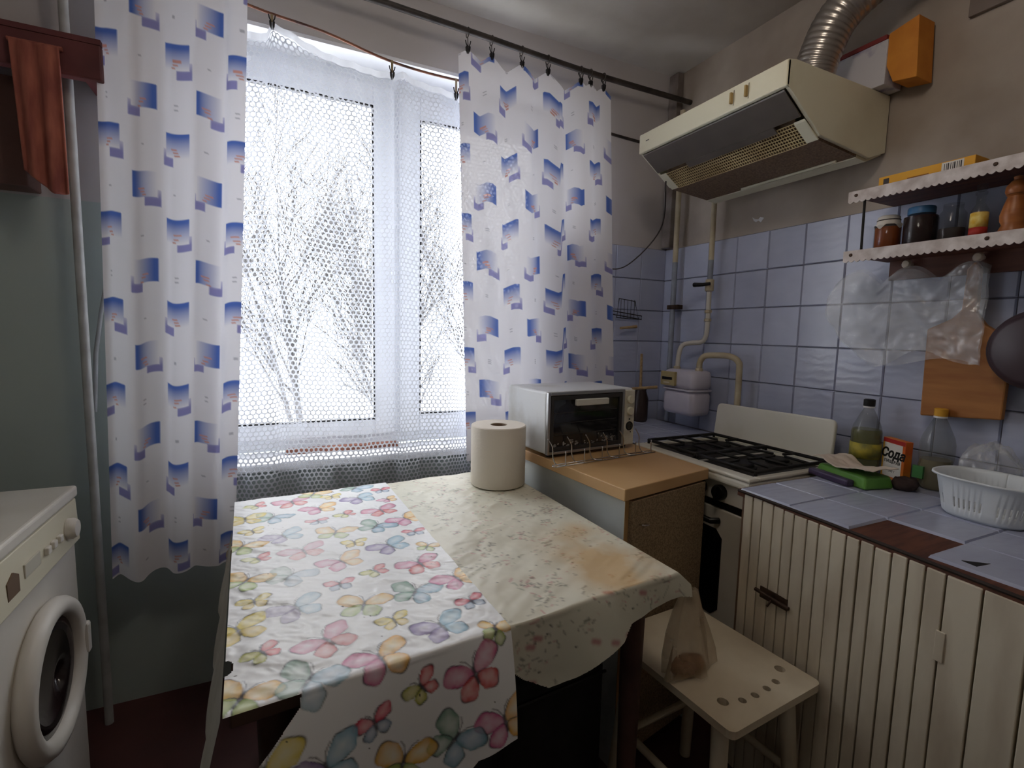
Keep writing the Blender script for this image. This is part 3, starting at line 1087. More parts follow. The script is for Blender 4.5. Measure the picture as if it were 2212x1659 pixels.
rr = np.random.RandomState(4)
tone = np.clip(0.5 + vnoise(S * 4, A * 4, 41, 3), 0, 1)[..., None]
cv.c = cv.c * (1 - 0.35 * tone) + nlin((208, 212, 196)) * 0.35 * tone
dirt = np.clip(vnoise(S * 11, A * 11, 43, 4) * 1.3, 0, 1)[..., None]
cv.c = cv.c * (1 - 0.30 * dirt) + nlin((168, 156, 128)) * 0.30 * dirt
for i in range(230):
    x, y = rr.uniform(0.44, 0.89), rr.uniform(0.0, 1.12)
    for q in range(rr.randint(4, 9)):
        dx, dy = rr.normal(0, 0.010, 2)
        cc = ((120, 118, 104), (96, 92, 86), (190, 122, 124), (140, 148, 126))[rr.randint(4)]
        w_ = rr.uniform(0.001, 0.0026)
        cv.stroke(x + dx, y + dy, x + dx + rr.normal(0, 0.006), y + dy + rr.normal(0, 0.004), w_, cc, 0.6)
for i in range(60):
    x, y = rr.uniform(0.44, 0.88), rr.uniform(0.0, 1.1)
    cv.stroke(x, y, x + 0.001, y, rr.uniform(0.0018, 0.0032), (52, 44, 38), 0.9)
for i in range(12):
    x, y = rr.uniform(0.46, 0.86), rr.uniform(0.88, 1.1)
    cv.stroke(x, y, x + 0.012, y + 0.004, 0.006, (176, 104, 106), 0.75)
st = np.exp(-((S - 0.865) / 0.105) ** 2 - ((A - 0.79) / 0.135) ** 2) * np.clip(0.80 + 1.3 * vnoise(S * 12, A * 12, 51, 4), 0, 1.3)
st += 0.45 * np.exp(-((S - 0.93) / 0.07) ** 2 - ((A - 0.62) / 0.06) ** 2) * np.clip(0.5 + vnoise(S * 14, A * 14, 53, 2), 0, 1)
st = np.where(over > 0, 0, np.clip(st, 0, 0.66))[..., None]
cv.c = cv.c * (1 - st) + nlin((200, 158, 92)) * st
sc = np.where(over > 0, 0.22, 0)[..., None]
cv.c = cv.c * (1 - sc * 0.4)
ar = A0 - Ly
keep = (ar[:-1] < bot[:-1]) & ((S[:-1] < 1.004) | (ar[:-1] > 0.0)) & (S[:-1] > 0.45)
keep = keep[:, :-1] & keep[:, 1:]
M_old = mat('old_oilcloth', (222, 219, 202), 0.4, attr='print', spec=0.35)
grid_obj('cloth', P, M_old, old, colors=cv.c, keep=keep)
# overhang on the left side of the table
s1 = np.linspace(0, 1, 60)
k1 = np.linspace(0, 1, 24)
Tt, K = np.meshgrid(s1, k1)
b = tq(np.zeros_like(Tt), 0.25 + 0.76 * Tt)
P = np.zeros(Tt.shape + (3,))
hang = 0.13 + 0.05 * Tt + 0.01 * np.sin(Tt * 20)
P[..., 0] = b[..., 0] - 0.006 - 0.035 * np.sin(K * 1.4) * (0.6 + 0.4 * Tt) + 0.006 * np.sin(Tt * 26) * K
P[..., 1] = b[..., 1]
P[..., 2] = TZ - 0.001 - hang * K
grid_obj('side_overhang', P, mat('cloth_back', (196, 192, 184), 0.7, c2=(176, 170, 160), ns=10), old)

# made-up black bag, added to darken the space under the table
TB = thing('added_dark_bag', 'added black bag darkening the space under the table', 'bag', (0.60, 1.16, 0))
M_bk_ = mat('added_bag_cloth', (26, 24, 26), 0.8, c2=(18, 17, 18), ns=20, bump=0.3, bs=30)
MB().prism([(0.43, 0.905), (0.735, 0.93), (0.725, 1.45), (0.41, 1.42)], 0.002, 0.50, 'z').build('body', M_bk_, TB, bevel=0.05, seg=4)
MB().tube(smooth_path([(0.50, 1.16, 0.49), (0.505, 1.16, 0.56), (0.58, 1.17, 0.585), (0.655, 1.175, 0.56), (0.66, 1.175, 0.49)], 5), 0.011, 8).build('handle', M_bk_, TB, smooth=True)
MB().tube([(0.45, 0.903, 0.45), (0.715, 0.925, 0.45)], 0.004, 6).build('zip', M_iron, TB)
# ================================================================ paper roll
t = thing('paper_towel_roll', 'big roll of off-white paper towel standing on the table', 'paper roll', (0.677, 1.508, TZ + 0.0045), 0)
M_pap = mat('paper_towel', (226, 218, 206), 0.95, bump=0.25, bs=120)
r0, r1 = 0.0920, 0.0285
prof = [(r1, 0.0), (r0 - 0.002, 0.0), (r0, 0.003), (r0, 0.197), (r0 - 0.003, 0.200), (r1, 0.199), (r1, 0.0)]
mb = MB().lathe(prof, 48, (0.677, 1.508, TZ + 0.0045))
mb.f = [f for f in mb.f if len(f) == 4]
mb.build('roll', M_pap, t, smooth=True, auto=40)
mb = MB().lathe([(r1 - 0.0005, 0.001), (r1 - 0.0005, 0.197), (r1 - 0.003, 0.197), (r1 - 0.003, 0.001), (r1 - 0.0005, 0.001)], 32, (0.677, 1.508, TZ + 0.0045))
mb.f = [f for f in mb.f if len(f) == 4]
mb.build('cardboard_core', mat('cardboard', (138, 116, 96), 0.9), t, smooth=True, auto=40)

# ================================================================ base cabinet with beige worktop
CT = 0.855
cq = [(0.844, 1.042), (1.234, 1.118), (1.236, 1.62), (0.775, 1.76)]
t = thing('base_cabinet', 'base cabinet with bare chipboard door and white side panel', 'cabinet', (1.02, 1.38, 0))
def shrink(q, d):
    c = np.mean(np.array(q), 0)
    return [tuple(c + (np.array(p) - c) * (1 - d / np.linalg.norm(np.array(p) - c))) for p in q]
iq = [(0.862, 1.062), (1.220, 1.132), (1.222, 1.61), (0.796, 1.74)]
M_lam = mat('white_laminate', (214, 218, 214), 0.4, c2=(198, 202, 198), ns=3)
M_chip = mat('chipboard', (160, 138, 108), 0.85, c2=(126, 107, 82), ns=190, lo=0.4, hi=0.6)
def panel(a, b, th, z0, z1, inward):
    a, b = np.array(a), np.array(b)
    d = (b - a) / np.linalg.norm(b - a)
    n = np.array((-d[1], d[0])) * th * inward
    return MB().prism([tuple(a), tuple(b), tuple(b + n), tuple(a + n)], z0, z1, 'z')
panel(iq[3], iq[0], 0.016, 0.0, CT - 0.034, 1).build('side_panel', M_lam, t)
panel(iq[1], iq[2], 0.016, 0.0, CT - 0.034, 1).build('side_panel', M_lam, t)
panel(iq[2], iq[3], 0.010, 0.0, CT - 0.034, 1).build('back_panel', M_chip, t)
bq = shrink(iq, 0.03)
MB().prism(bq, 0.06, 0.078, 'z').build('bottom_shelf', M_chip, t)
# light edge strip of the side panel
e0 = np.array(iq[0])
MB().prism([tuple(e0 + (0.0, -0.0015)), tuple(e0 + (0.016, 0.0015)), tuple(e0 + (0.016, 0.006)), tuple(e0 + (0.0, 0.004))], 0.0, CT - 0.034, 'z').build('edge_band', mat('ochre_edge', (182, 146, 96), 0.7), t)
da = np.array(iq[0]) + (0.018, -0.0145)
db = np.array(iq[1]) + (-0.002, -0.018)
dr = panel(da, db, 0.016, 0.05, CT - 0.04, 1).build('door', M_chip, t)
dd = (db - da) / np.linalg.norm(db - da)
nn = np.array((dd[1], -dd[0]))
kp = da + dd * 0.028 + nn * 0.001
hp = [(*(kp + dd * 0.0), 0.745), (*(kp + dd * 0.0 + nn * 0.014), 0.747), (*(kp + dd * 0.022 + nn * 0.016), 0.744), (*(kp + dd * 0.022), 0.742)]
MB().tube(smooth_path(hp, 4), 0.0025, 6).build('handle', M_steel, dr)
wt = MB().prism(cq, CT - 0.034, CT, 'z')
M_bg = mat('beige_laminate', (208, 172, 124), 0.45, c2=(196, 156, 108), ns=2.5)
tag(wt.build('beige_worktop', M_bg, bevel=0.0025), 'beige laminate worktop carrying the toaster oven', 'worktop')

# ================================================================ toaster oven
TO = thing('toaster_oven', 'old white toaster oven on the beige worktop', 'toaster oven', (0.805, 1.400, CT), math.radians(5))
def lb(*a, **k): return MB().box(*a, **k)
Wd, Dp, Z0, Z1 = 0.385, 0.265, 0.012, 0.222
M_tow = mat('greasy_white_metal', (214, 216, 218), 0.35, c2=(178, 174, 166), ns=7, lo=0.5, hi=0.8)
lb(0, Wd, 0.012, Dp, Z0, Z1).build('body', M_tow, TO, world=False, bevel=0.008, seg=3)
M_trim = mat('dull_aluminium', (168, 168, 168), 0.35, metal=0.85)
fr = MB()
fr.box(0.0, 0.010, 0, 0.014, Z0, Z1 - 0.002)
fr.box(0.010, Wd - 0.052, 0, 0.014, Z1 - 0.012, Z1 - 0.002)
fr.box(0.010, Wd - 0.052, 0, 0.014, Z0, Z0 + 0.010)
fr.box(Wd - 0.060, Wd - 0.050, 0, 0.014, Z0, Z1 - 0.002)
fr.build('front_frame', M_trim, TO, world=False, bevel=0.002)
cav = mat('oven_cavity', (34, 32, 32), 0.5, c2=(60, 56, 52), ns=14)
dv = lb(0.010, Wd - 0.060, 0.006, 0.012, Z0 + 0.010, Z1 - 0.012).build('door', mat('smoked_oven_glass', (26, 26, 29), 0.08, c2=(40, 40, 44), ns=4, spec=0.6), TO, world=False)
dfr = MB()
ax0, ax1, az0, az1 = 0.012, Wd - 0.062, Z0 + 0.012, Z1 - 0.014
for (a0, a1, b0, b1) in ((ax0, ax0 + 0.012, az0, az1), (ax1 - 0.012, ax1, az0, az1), (ax0 + 0.012, ax1 - 0.012, az1 - 0.014, az1), (ax0 + 0.012, ax1 - 0.012, az0, az0 + 0.012)):
    dfr.box(a0, a1, 0.001, 0.0062, b0, b1)
dfr.build('door_rim', mat('dark_door_rim', (52, 50, 50), 0.4), dv, world=False)
MB().box(0.105, 0.245, -0.018, -0.004, Z1 - 0.048, Z1 - 0.026).box(0.115, 0.125, -0.006, 0.002, Z1 - 0.044, Z1 - 0.030).box(0.225, 0.235, -0.006, 0.002, Z1 - 0.044, Z1 - 0.030).build('handle', mat('ivory_plastic', (206, 206, 198), 0.45), dv, world=False, bevel=0.003)
# burnt grease marks along the bottom of the glass
rr = random.Random(5)
gm = MB()
for i in range(46):
    x = rr.uniform(0.03, Wd - 0.085)
    z = Z0 + 0.026 + abs(rr.gauss(0, 0.016)) * (0.5 + x)
    w_, h_ = rr.uniform(0.002, 0.009), rr.uniform(0.001, 0.005)
    gm.add([(x - w_, 0.0056, z - h_ * 0.3), (x, 0.0056, z - h_), (x + w_, 0.0056, z + h_ * 0.2), (x, 0.0056, z + h_)], [(0, 1, 2, 3)])
tag(gm.build('grease_streaks', mat('grey_grease', (150, 148, 144), 0.5), dv, world=False), kind='stuff')
for zz in (0.075, 0.115, 0.150):
    MB().tube([(0.03, 0.0052, zz), (Wd - 0.085, 0.0052, zz + 0.002)], 0.0012, 5).build('wire_rack', mat('dull_wire', (74, 72, 72), 0.4, metal=0.6), dv, world=False)
cp = lb(Wd - 0.049, Wd - 0.002, 0, 0.013, Z0 + 0.004, Z1 - 0.006).build('control_panel', mat('ivory_panel', (212, 210, 196), 0.5, c2=(186, 182, 164), ns=20), TO, world=False, bevel=0.002)
for (zz, rk, mk) in ((Z1 - 0.040, 0.0155, mat('ivory_knob', (218, 216, 196), 0.5)), (Z1 - 0.082, 0.0155, mat('ivory_knob', 0))):
    MB().lathe([(rk, -0.001), (rk, -0.006), (rk * 0.85, -0.009), (0.0, -0.009)], 20, (Wd - 0.025, 0, zz), 'y').build('knob', mk, cp, world=False, smooth=True, auto=40)
MB().lathe([(0.0165, 0.0), (0.0165, -0.002), (0.0140, -0.002), (0.0140, 0.0), (0.0165, 0.0)], 24, (Wd - 0.025, 0, Z1 - 0.137), 'y').build('knob_ring', M_rubber, cp, world=False)
MB().lathe([(0.0035, 0.0), (0.0035, -0.001), (0.0, -0.001)], 12, (Wd - 0.025, 0, Z1 - 0.112), 'y').build('indicator_hole', M_rubber, cp, world=False)
MB().lathe([(0.0025, 0.0), (0.0025, -0.001), (0, -0.001)], 12, (Wd - 0.018, 0, Z1 - 0.160), 'y').build('indicator_hole', M_rubber, cp, world=False)
for (x, y) in ((0.03, 0.03), (Wd - 0.03, 0.03), (0.03, Dp - 0.03), (Wd - 0.03, Dp - 0.03)):
    MB().lathe([(0.013, 0), (0.011, Z0 + 0.001)], 12, (x, y, 0)).build('foot', M_rubber, TO, world=False)
lb(0.02, Wd - 0.02, 0.02, 0.024, 0.004, Z0 + 0.001).build('lower_skirt', cav, TO, world=False)

# ================================================================ wire hook rack on the worktop
HR = thing('wire_hook_rack', 'chrome wire hook rack lying in front of the toaster oven', 'hook rack', (0.81, 1.30, CT))
b = MB()
A0, A1 = Vector((0.800, 1.298, CT + 0.003)), Vector((1.215, 1.345, CT + 0.003))
dr_ = (A1 - A0).normalized()
nr_ = Vector((-dr_.y, dr_.x, 0))
MB().tube([A0 - dr_ * 0.02, A1], 0.0016, 6).tube([A0 + nr_ * 0.022 - dr_ * 0.02, A1 + nr_ * 0.022], 0.0016, 6).tube([A0 - dr_ * 0.02, A0 - dr_ * 0.028 + nr_ * 0.011, A0 - dr_ * 0.02 + nr_ * 0.022], 0.0016, 6).build('rail', M_steel, HR, smooth=True)
for k in range(6):
    p = A0 + dr_ * (0.015 + 0.076 * k)
    up = Vector((0, 0, 1))
    pts = [p + up * 0.042, p + up * 0.014, p + up * 0.0018, p - dr_ * 0.02 + nr_ * 0.022 + up * 0.002, p - dr_ * 0.027 + nr_ * 0.031 + up * 0.024, p - dr_ * 0.031 + nr_ * 0.029 + up * 0.056, p - dr_ * 0.048 + nr_ * 0.031 + up * 0.084]
    hk = MB().tube(smooth_path(pts, 4), 0.0018, 6)
    hk.lathe([(0, -0.003), (0.0026, -0.0015), (0.003, 0), (0.0026, 0.0015), (0, 0.003)], 8, tuple(p + up * 0.043))
    hk.build('hook', M_steel, HR, smooth=True)

# ================================================================ gas stove
SV = thing('gas_stove', 'white enamelled gas stove with a raised lid between the cabinets', 'stove', (1.46, 1.23, 0))
sx0, sx1, sy0, sy1 = 1.262, 1.690, 0.985, 1.480
MB().box(sx0 + 0.012, sx1, sy0 + 0.006, sy1 - 0.006, 0.06, 0.815).build('body', M_cream, SV, bevel=0.004)
MB().box(sx0 + 0.05, sx1 - 0.02, sy0 + 0.03, sy1 - 0.03, 0.0, 0.06).build('plinth', M_black, SV)
# hob with raised rim
hb = MB()
hb.box(sx0 - 0.020, sx1, sy0 - 0.012, sy1 + 0.008, 0.817, 0.846)
hb.build('hob', M_cream, SV, bevel=0.010, seg=3)
rm = MB()
rm.box(sx0 - 0.022, sx0 + 0.022, sy0 - 0.012, sy1 + 0.008, 0.845, 0.858)
rm.box(sx1 - 0.05, sx1, sy0 - 0.012, sy1 + 0.008, 0.845, 0.858)
rm.box(sx0 + 0.022, sx1 - 0.05, sy0 - 0.012, sy0 + 0.014, 0.845, 0.858)
rm.box(sx0 + 0.022, sx1 - 0.05, sy1 - 0.018, sy1 + 0.008, 0.845, 0.858)
rm.build('hob_rim', M_cream, SV, bevel=0.005)
# grates: left (far) and right (near)
for (gy0, gy1) in ((1.235, 1.468), (0.995, 1.225)):
    g = MB()
    gx0, gx1 = sx0 + 0.03, sx1 - 0.055
    z = 0.870
    rect = [(gx0, gy0, z), (gx1, gy0, z), (gx1, gy1, z), (gx0, gy1, z)]
    g.tube(rect, 0.0065, 6, closed=True)
    gm_ = (gy0 + gy1) / 2
    xm = (gx0 + gx1) / 2
    g.tube([(xm, gy0, z), (xm, gy1, z)], 0.005, 6)
    for cx in ((gx0 + xm) / 2, (gx1 + xm) / 2):
        for (dx, dy) in ((1, 0), (-1, 0), (0, 1), (0, -1)):
            ex_ = (gx1 - gx0) / 4 if dx else (gy1 - gy0) / 2
            g.tube([(cx + dx * 0.022, gm_ + dy * 0.022, z + 0.003), (cx + dx * ex_, gm_ + dy * ex_, z)], 0.0045, 6)
    for p in rect:
        g.tube([(p[0], p[1], 0.857), p], 0.005, 6)
    g.build('grate', M_iron, SV, smooth=True)
    for cx in ((gx0 + xm) / 2, (gx1 + xm) / 2):
        bn = MB().lathe([(0.042, 0.0), (0.042, 0.005), (0.034, 0.007), (0.034, 0.014), (0.030, 0.018), (0.0, 0.018)], 24, (cx, gm_, 0.846)).build('burner', M_iron, SV, smooth=True, auto=40)
    MB().box(gx0 + 0.004, gx1 - 0.004, gy0 + 0.006, gy1 - 0.006, 0.8455, 0.8475).build('drip_tray', mat('burnt_enamel', (24, 21, 20), 0.5, c2=(44, 39, 35), ns=12), SV)
# raised lid / splash back
lp = [(sy0 + 0.022, 0.0), (sy1 + 0.022, 0.0)]
for (cy_, cz_, a0) in ((sy1 + 0.002, 0.118, 0), (sy0 + 0.044, 0.126, 90)):
    for k in range(7):
        aa = math.radians(a0 + 15 * k)
        lp.append((cy_ + 0.020 * math.cos(aa), cz_ + 0.020 * math.sin(aa)))
lid = MB().prism(lp, 0, 0.014, 'x')
lid.rot(math.radians(6), (0, 0, 0), 'Y').shift((1.668, 0, 0.857))
lid.build('lid', M_cream, SV, bevel=0.005, seg=3)
# front: control strip, knob, oven door
M_ov = mat('stove_front_enamel', (216, 212, 200), 0.3, c2=(196, 190, 176), ns=3)
cs = MB().box(sx0, sx0 + 0.014, sy0 + 0.002, sy1 - 0.002, 0.752, 0.815).build('control_strip', M_ov, SV, bevel=0.003)
for ky in (1.090, 1.170, 1.250, 1.330, 1.410):
    kb = MB().lathe([(0.024, 0.0), (0.025, -0.014), (0.022, -0.020), (0.0, -0.020)], 24, (sx0, ky, 0.783), 'x')
    kb.box(sx0 - 0.030, sx0 - 0.018, ky - 0.004, ky + 0.004, 0.763, 0.803)
    kb.build('knob', M_black, cs, smooth=True, auto=40)
od = MB().box(sx0, sx0 + 0.014, sy0 + 0.002, sy1 - 0.002, 0.225, 0.728).build('oven_door', M_ov, SV, bevel=0.004)
MB().prism([(1.075, 0.40), (1.10, 0.375), (1.38, 0.375), (1.405, 0.40), (1.405, 0.635), (1.38, 0.66), (1.10, 0.66), (1.075, 0.635)], sx0 - 0.002, sx0 + 0.002, 'x').build('oven_window', mat('oven_black_glass', (6, 6, 7), 0.12), od)
MB().tube([(sx0 - 0.001, 1.09, 0.690), (sx0 - 0.026, 1.10, 0.690), (sx0 - 0.026, 1.38, 0.690), (sx0 - 0.001, 1.39, 0.690)], 0.010, 8).build('door_handle', M_black, od, smooth=True, auto=50)
MB().box(sx0, sx0 + 0.014, sy0 + 0.002, sy1 - 0.002, 0.07, 0.215).build('drawer_front', M_ov, SV, bevel=0.004)
MB().box(sx0 + 0.004, sx0 + 0.012, sy0 + 0.004, sy1 - 0.004, 0.730, 0.751).build('shadow_gap', M_black, SV)

# ================================================================ small tiled counter in the corner behind the stove
CC = thing('corner_counter', 'small lilac tiled counter in the corner left of the stove', 'counter', (1.5, 1.72, 0))
MB().box(1.275, 1.764, 1.500, 1.950, 0.0, 0.838).build('body', M_plaster, CC)
MB().box(1.272, 1.764, 1.497, 1.950, 0.838, 0.846).build('grout_bed', M_grout, CC)
for i in range(3):
    for j in range(3):
        put_tile(CC, Matrix.Translation((1.350 + 0.15 * i, 1.574 + 0.15 * j, 0.846)), sc=(1, 1, 0.8))
#PART3
# ================================================================ plank fronted kitchen counter along the right wall
WT = 0.85
def fx(y):   # front line of the counter
    return 1.170 + (y - 0.933) * (1.170 - 1.1177) / (0.933 - 0.341)
KC = thing('plank_counter', 'long kitchen counter fronted with cream painted planks', 'counter', (1.45, 0.2, 0))
yA, yB = 0.955, -0.55
MB().prism([(fx(yB) + 0.022, yB), (1.762, yB), (1.762, yA), (fx(yA) + 0.022, yA)], 0.0, WT - 0.024, 'z').build('body', mat('counter_carcass', (120, 96, 78), 0.8), KC)
MB().prism([(fx(yB) + 0.004, yB), (1.762, yB), (1.762, yA + 0.004), (fx(yA) + 0.004, yA + 0.004)], WT - 0.024, WT - 0.006, 'z').build('worktop_board', mat('bare_brown_board', (108, 66, 48), 0.7, c2=(78, 46, 36), ns=5, stretch=(2, 12, 2)), KC)
M_plank = mat('cream_plank_paint', (208, 198, 178), 0.5, c2=(172, 158, 138), ns=5, lo=0.45, hi=0.8, rand=0.05, stretch=(3, 3, 0.7))
py = [0.933, 0.903, 0.872, 0.837, 0.806, 0.7755, 0.740, 0.710, 0.6776, 0.6432, 0.6135, 0.583, 0.548, 0.517, 0.486, 0.451, 0.395, 0.330, 0.262, 0.195, 0.128, 0.06, -0.01, -0.08, -0.15, -0.22]
rr = random.Random(3)
for a, b_ in zip(py[:-1], py[1:]):
    g = 0.0022 if rr.random() < 0.6 else 0.0032
    d = rr.uniform(-0.0012, 0.0012)
    top = WT - 0.012 - rr.uniform(0, 0.004)
    MB().prism([(fx(a) + d, a - g), (fx(a) + 0.021 + d, a - g), (fx(b_) + 0.021 + d, b_ + 0.0005), (fx(b_) + d, b_ + 0.0005)][::-1], 0.03, top, 'z').build('plank', M_plank, KC, bevel=0.002)
# bolt and strap hinge
M_rust = mat('rusty_metal', (84, 66, 54), 0.55, metal=0.5, c2=(58, 42, 34), ns=40)
bo = MB().box(fx(0.81) - 0.003, fx(0.81), 0.772, 0.852, 0.582, 0.612)
bo.build('bolt_plate', M_rust, KC)
bt = bpy.data.objects['bolt_plate']
MB().tube([(fx(0.81) - 0.009, 0.862, 0.600), (fx(0.81) - 0.009, 0.765, 0.594)], 0.005, 8).build('sliding_bolt', M_rust, bt, smooth=True, auto=50)
MB().tube([(fx(0.81) - 0.009, 0.812, 0.594), (fx(0.81) - 0.026, 0.812, 0.580)], 0.003, 6).build('bolt_knob', M_rust, bt)
MB().box(fx(0.455) - 0.004, fx(0.455), 0.440, 0.456, 0.665, 0.725).build('door_pull', M_plank, KC, bevel=0.0015)
# tiles on the worktop; one is missing near the front
for j in range(10):
    for i in range(4):
        x = 1.686 - 0.150 * i
        y = 0.872 - 0.150 * j
        if y < yB + 0.07: continue
        if i == 3 and j == 2: continue
        half = 1.0
        if x - 0.074 < fx(y) + 0.002:
            x0 = fx(y) + 0.006
            half = (x + 0.0738 - x0) / 0.1475
            if half < 0.15: continue
            x = (x + 0.0738 + x0) / 2
        put_tile(KC, Matrix.Translation((x, y, WT - 0.006)) @ Matrix.Rotation(rr.uniform(-0.012, 0.012), 4, 'Z'), sc=(half, 1, 1))
MB().prism([(1.185, 0.43), (1.225, 0.425), (1.19, 0.455)], WT - 0.0002, WT + 0.0008, 'z').build('chip_mark', M_rubber, KC)
MB().tube([(fx(0.86) + 0.004, 0.95, WT - 0.006), (fx(0.7) + 0.003, 0.70, WT - 0.004), (fx(0.3) + 0.003, 0.30, WT - 0.004), (fx(-0.2) + 0.003, -0.2, WT - 0.004)], 0.0042, 5).build('dark_edge_seal', mat('old_putty', (48, 38, 34), 0.8), KC)

# ================================================================ stool
stc = Vector((0.966, 0.845, 0))
ST = thing('stool', 'cream wooden stool with a row of drilled holes in the seat', 'stool', tuple(stc), math.radians(4))
M_st = mat('cream_stool_paint', (214, 204, 182), 0.5, c2=(186, 172, 148), ns=4)
# seat with six real holes along the near edge
hw, hd = 0.160, 0.195
sz0, sz1 = 0.452, 0.47
holes = [(-0.100, -0.125, 0.0125), (-0.058, -0.143, 0.009), (-0.018, -0.146, 0.009), (0.026, -0.145, 0.009), (0.066, -0.141, 0.009), (0.118, -0.118, 0.0125)]
import bmesh
bm = bmesh.new()
def loop(pts):
    vs = [bm.verts.new((p[0], p[1], sz1)) for p in pts]
    return [bm.edges.new((vs[i], vs[(i + 1) % len(vs)])) for i in range(len(vs))]
rc = 0.016
outer = []
for (cx, cy, a0) in ((hw - rc, hd - rc, 0), (-hw + rc, hd - rc, 90), (-hw + rc, -hd + rc, 180), (hw - rc, -hd + rc, 270)):
    for k in range(5):
        a = math.radians(a0 + 22.5 * k)
        outer.append((cx + rc * math.cos(a), cy + rc * math.sin(a)))
E_ = loop(outer)
for (hx_, hy_, hr) in holes:
    E_ += loop([(hx_ + hr * math.cos(2 * math.pi * k / 14), hy_ + hr * math.sin(2 * math.pi * k / 14)) for k in range(14)])
r_ = bmesh.ops.triangle_fill(bm, use_beauty=True, use_dissolve=False, edges=E_)
faces = [f for f in r_['geom'] if isinstance(f, bmesh.types.BMFace)]
for f in faces:
    if f.normal.z < 0: f.normal_flip()
ex = bmesh.ops.extrude_face_region(bm, geom=faces)
bmesh.ops.translate(bm, verts=[v for v in ex['geom'] if isinstance(v, bmesh.types.BMVert)], vec=(0, 0, sz0 - sz1))
bmesh.ops.recalc_face_normals(bm, faces=bm.faces)
me = bpy.data.meshes.new('seat')
bm.to_mesh(me)
bm.free()
me.materials.append(M_st)
o = bpy.data.objects.new('seat', me)
o.parent = ST
col.objects.link(o)
lg = {}
for sx in (-1, 1):
    for sy in (-1, 1):
        a = (sx * 0.118, sy * 0.135, 0.452)
        c = (sx * 0.150, sy * 0.168, 0.0)
        MB().tube([c, a], [0.0155, 0.019], 12).build('leg', M_st, ST, world=False, smooth=True, auto=50)
        lg[(sx, sy)] = tuple(Vector(c).lerp(Vector(a), 0.42))
for p, q in (((-1, -1), (1, -1)), ((-1, 1), (1, 1)), ((-1, -1), (-1, 1)), ((1, -1), (1, 1))):
    dz = 0.03 if p[0] == q[0] else 0.0
    A_, B_ = Vector(lg[p]), Vector(lg[q])
    MB().tube([A_ + Vector((0, 0, dz)), B_ + Vector((0, 0, dz))], 0.010, 8).build('stretcher', M_st, ST, world=False, smooth=True, auto=50)

# ---- cellophane bag drooping from the table corner onto the stool
M_bag = mat('yellowed_cellophane', (186, 160, 126), 0.35, c2=(206, 190, 160), ns=9, sheer=0.55, transl=0.3)
BG = thing('plastic_bag', 'yellowed translucent bag hanging from the table corner above the stool', 'plastic bag', (0.90, 0.80, 0.475))
ring = []
levels = [(0.700, 0.014, 0.008, 0.838, 0.792), (0.69, 0.024, 0.012, 0.838, 0.792), (0.64, 0.038, 0.018, 0.850, 0.802), (0.58, 0.052, 0.024, 0.862, 0.810), (0.52, 0.064, 0.030, 0.872, 0.816), (0.477, 0.072, 0.034, 0.878, 0.820)]
Pg = np.zeros((len(levels), 29, 3))
for i, (z, a, b_, cx, cy) in enumerate(levels):
    for k in range(29):
        t = 2 * math.pi * k / 28
        w_ = 1 + 0.22 * math.sin(5 * t + 0.5 * i) + 0.12 * math.sin(9 * t - 0.8 * i)
        Pg[i, k] = (cx + a * w_ * math.cos(t), cy + b_ * w_ * math.sin(t), z)
grid_obj('film', Pg, M_bag, BG)
MB().lathe([(0.0, 0.0), (0.046, 0.002), (0.050, 0.010), (0.040, 0.026), (0.0, 0.030)], 20, (0.876, 0.820, 0.4755), sy=0.55).build('crumbs', mat('brown_crumbs', (150, 104, 76), 0.9, c2=(110, 72, 52), ns=60, bump=0.6, bs=90), BG, smooth=True)

# ================================================================ washing machine
WMn = thing('washing_machine', 'white front-loading washing machine against the left wall', 'washing machine', (-0.72, 1.33, 0))
M_wm = mat('washer_white', (226, 222, 214), 0.35, c2=(210, 205, 194), ns=3)
x0, x1, y0, y1 = -0.97, -0.485, 1.03, 1.630
MB().box(x0, x1, y0, y1, 0.03, 0.815).build('body', M_wm, WMn, bevel=0.006)
MB().box(x0, x1 + 0.012, y0 - 0.003, y1 + 0.003, 0.818, 0.848).build('top_lid', M_wm, WMn, bevel=0.007, seg=3)
cpn = MB().prism([(x1 - 0.004, 0.700), (x1 + 0.012, 0.704), (x1 + 0.008, 0.815), (x1 - 0.004, 0.815)], y0 + 0.002, y1 - 0.002, 'y').build('control_panel', mat('washer_cream_panel', (220, 214, 190), 0.4), WMn, bevel=0.003)
MB().lathe([(0.026, 0), (0.026, 0.012), (0.020, 0.020), (0.0, 0.020)], 24, (x1 + 0.010, 1.555, 0.757), 'x').build('programme_knob', M_wm, cpn, smooth=True, auto=40)
for yy in (1.49, 1.455, 1.42):
    MB().box(x1 + 0.009, x1 + 0.019, yy - 0.010, yy + 0.010, 0.748, 0.766).build('button', M_wm, cpn, bevel=0.003)
MB().box(x1 + 0.009, x1 + 0.013, 1.31, 1.385, 0.742, 0.772).build('label_plate', mat('washer_label', (196, 192, 176), 0.5), cpn, bevel=0.001)
MB().prism([(1.235, 0.73), (1.285, 0.73), (1.285, 0.765), (1.262, 0.778), (1.235, 0.765)], x1 + 0.009, x1 + 0.012, 'x').build('soap_drawer_grip', mat('brown_grip', (112, 92, 74), 0.5), cpn)
dc = (x1, 1.395, 0.470)
dor = MB().lathe([(0.162, 0.0), (0.172, 0.008), (0.172, 0.022), (0.164, 0.034), (0.148, 0.038), (0.134, 0.032), (0.128, 0.018), (0.128, 0.001)], 48, dc, 'x')
dor.f = [f for f in dor.f if len(f) == 4]
dor = dor.build('door_ring', M_wm, WMn, smooth=True)
MB().lathe([(0.128, 0.016), (0.110, 0.020), (0.070, 0.006), (0.0, 0.002)], 40, dc, 'x').build('door_glass', mat('dark_washer_glass', (34, 24, 26), 0.1), dor, smooth=True)
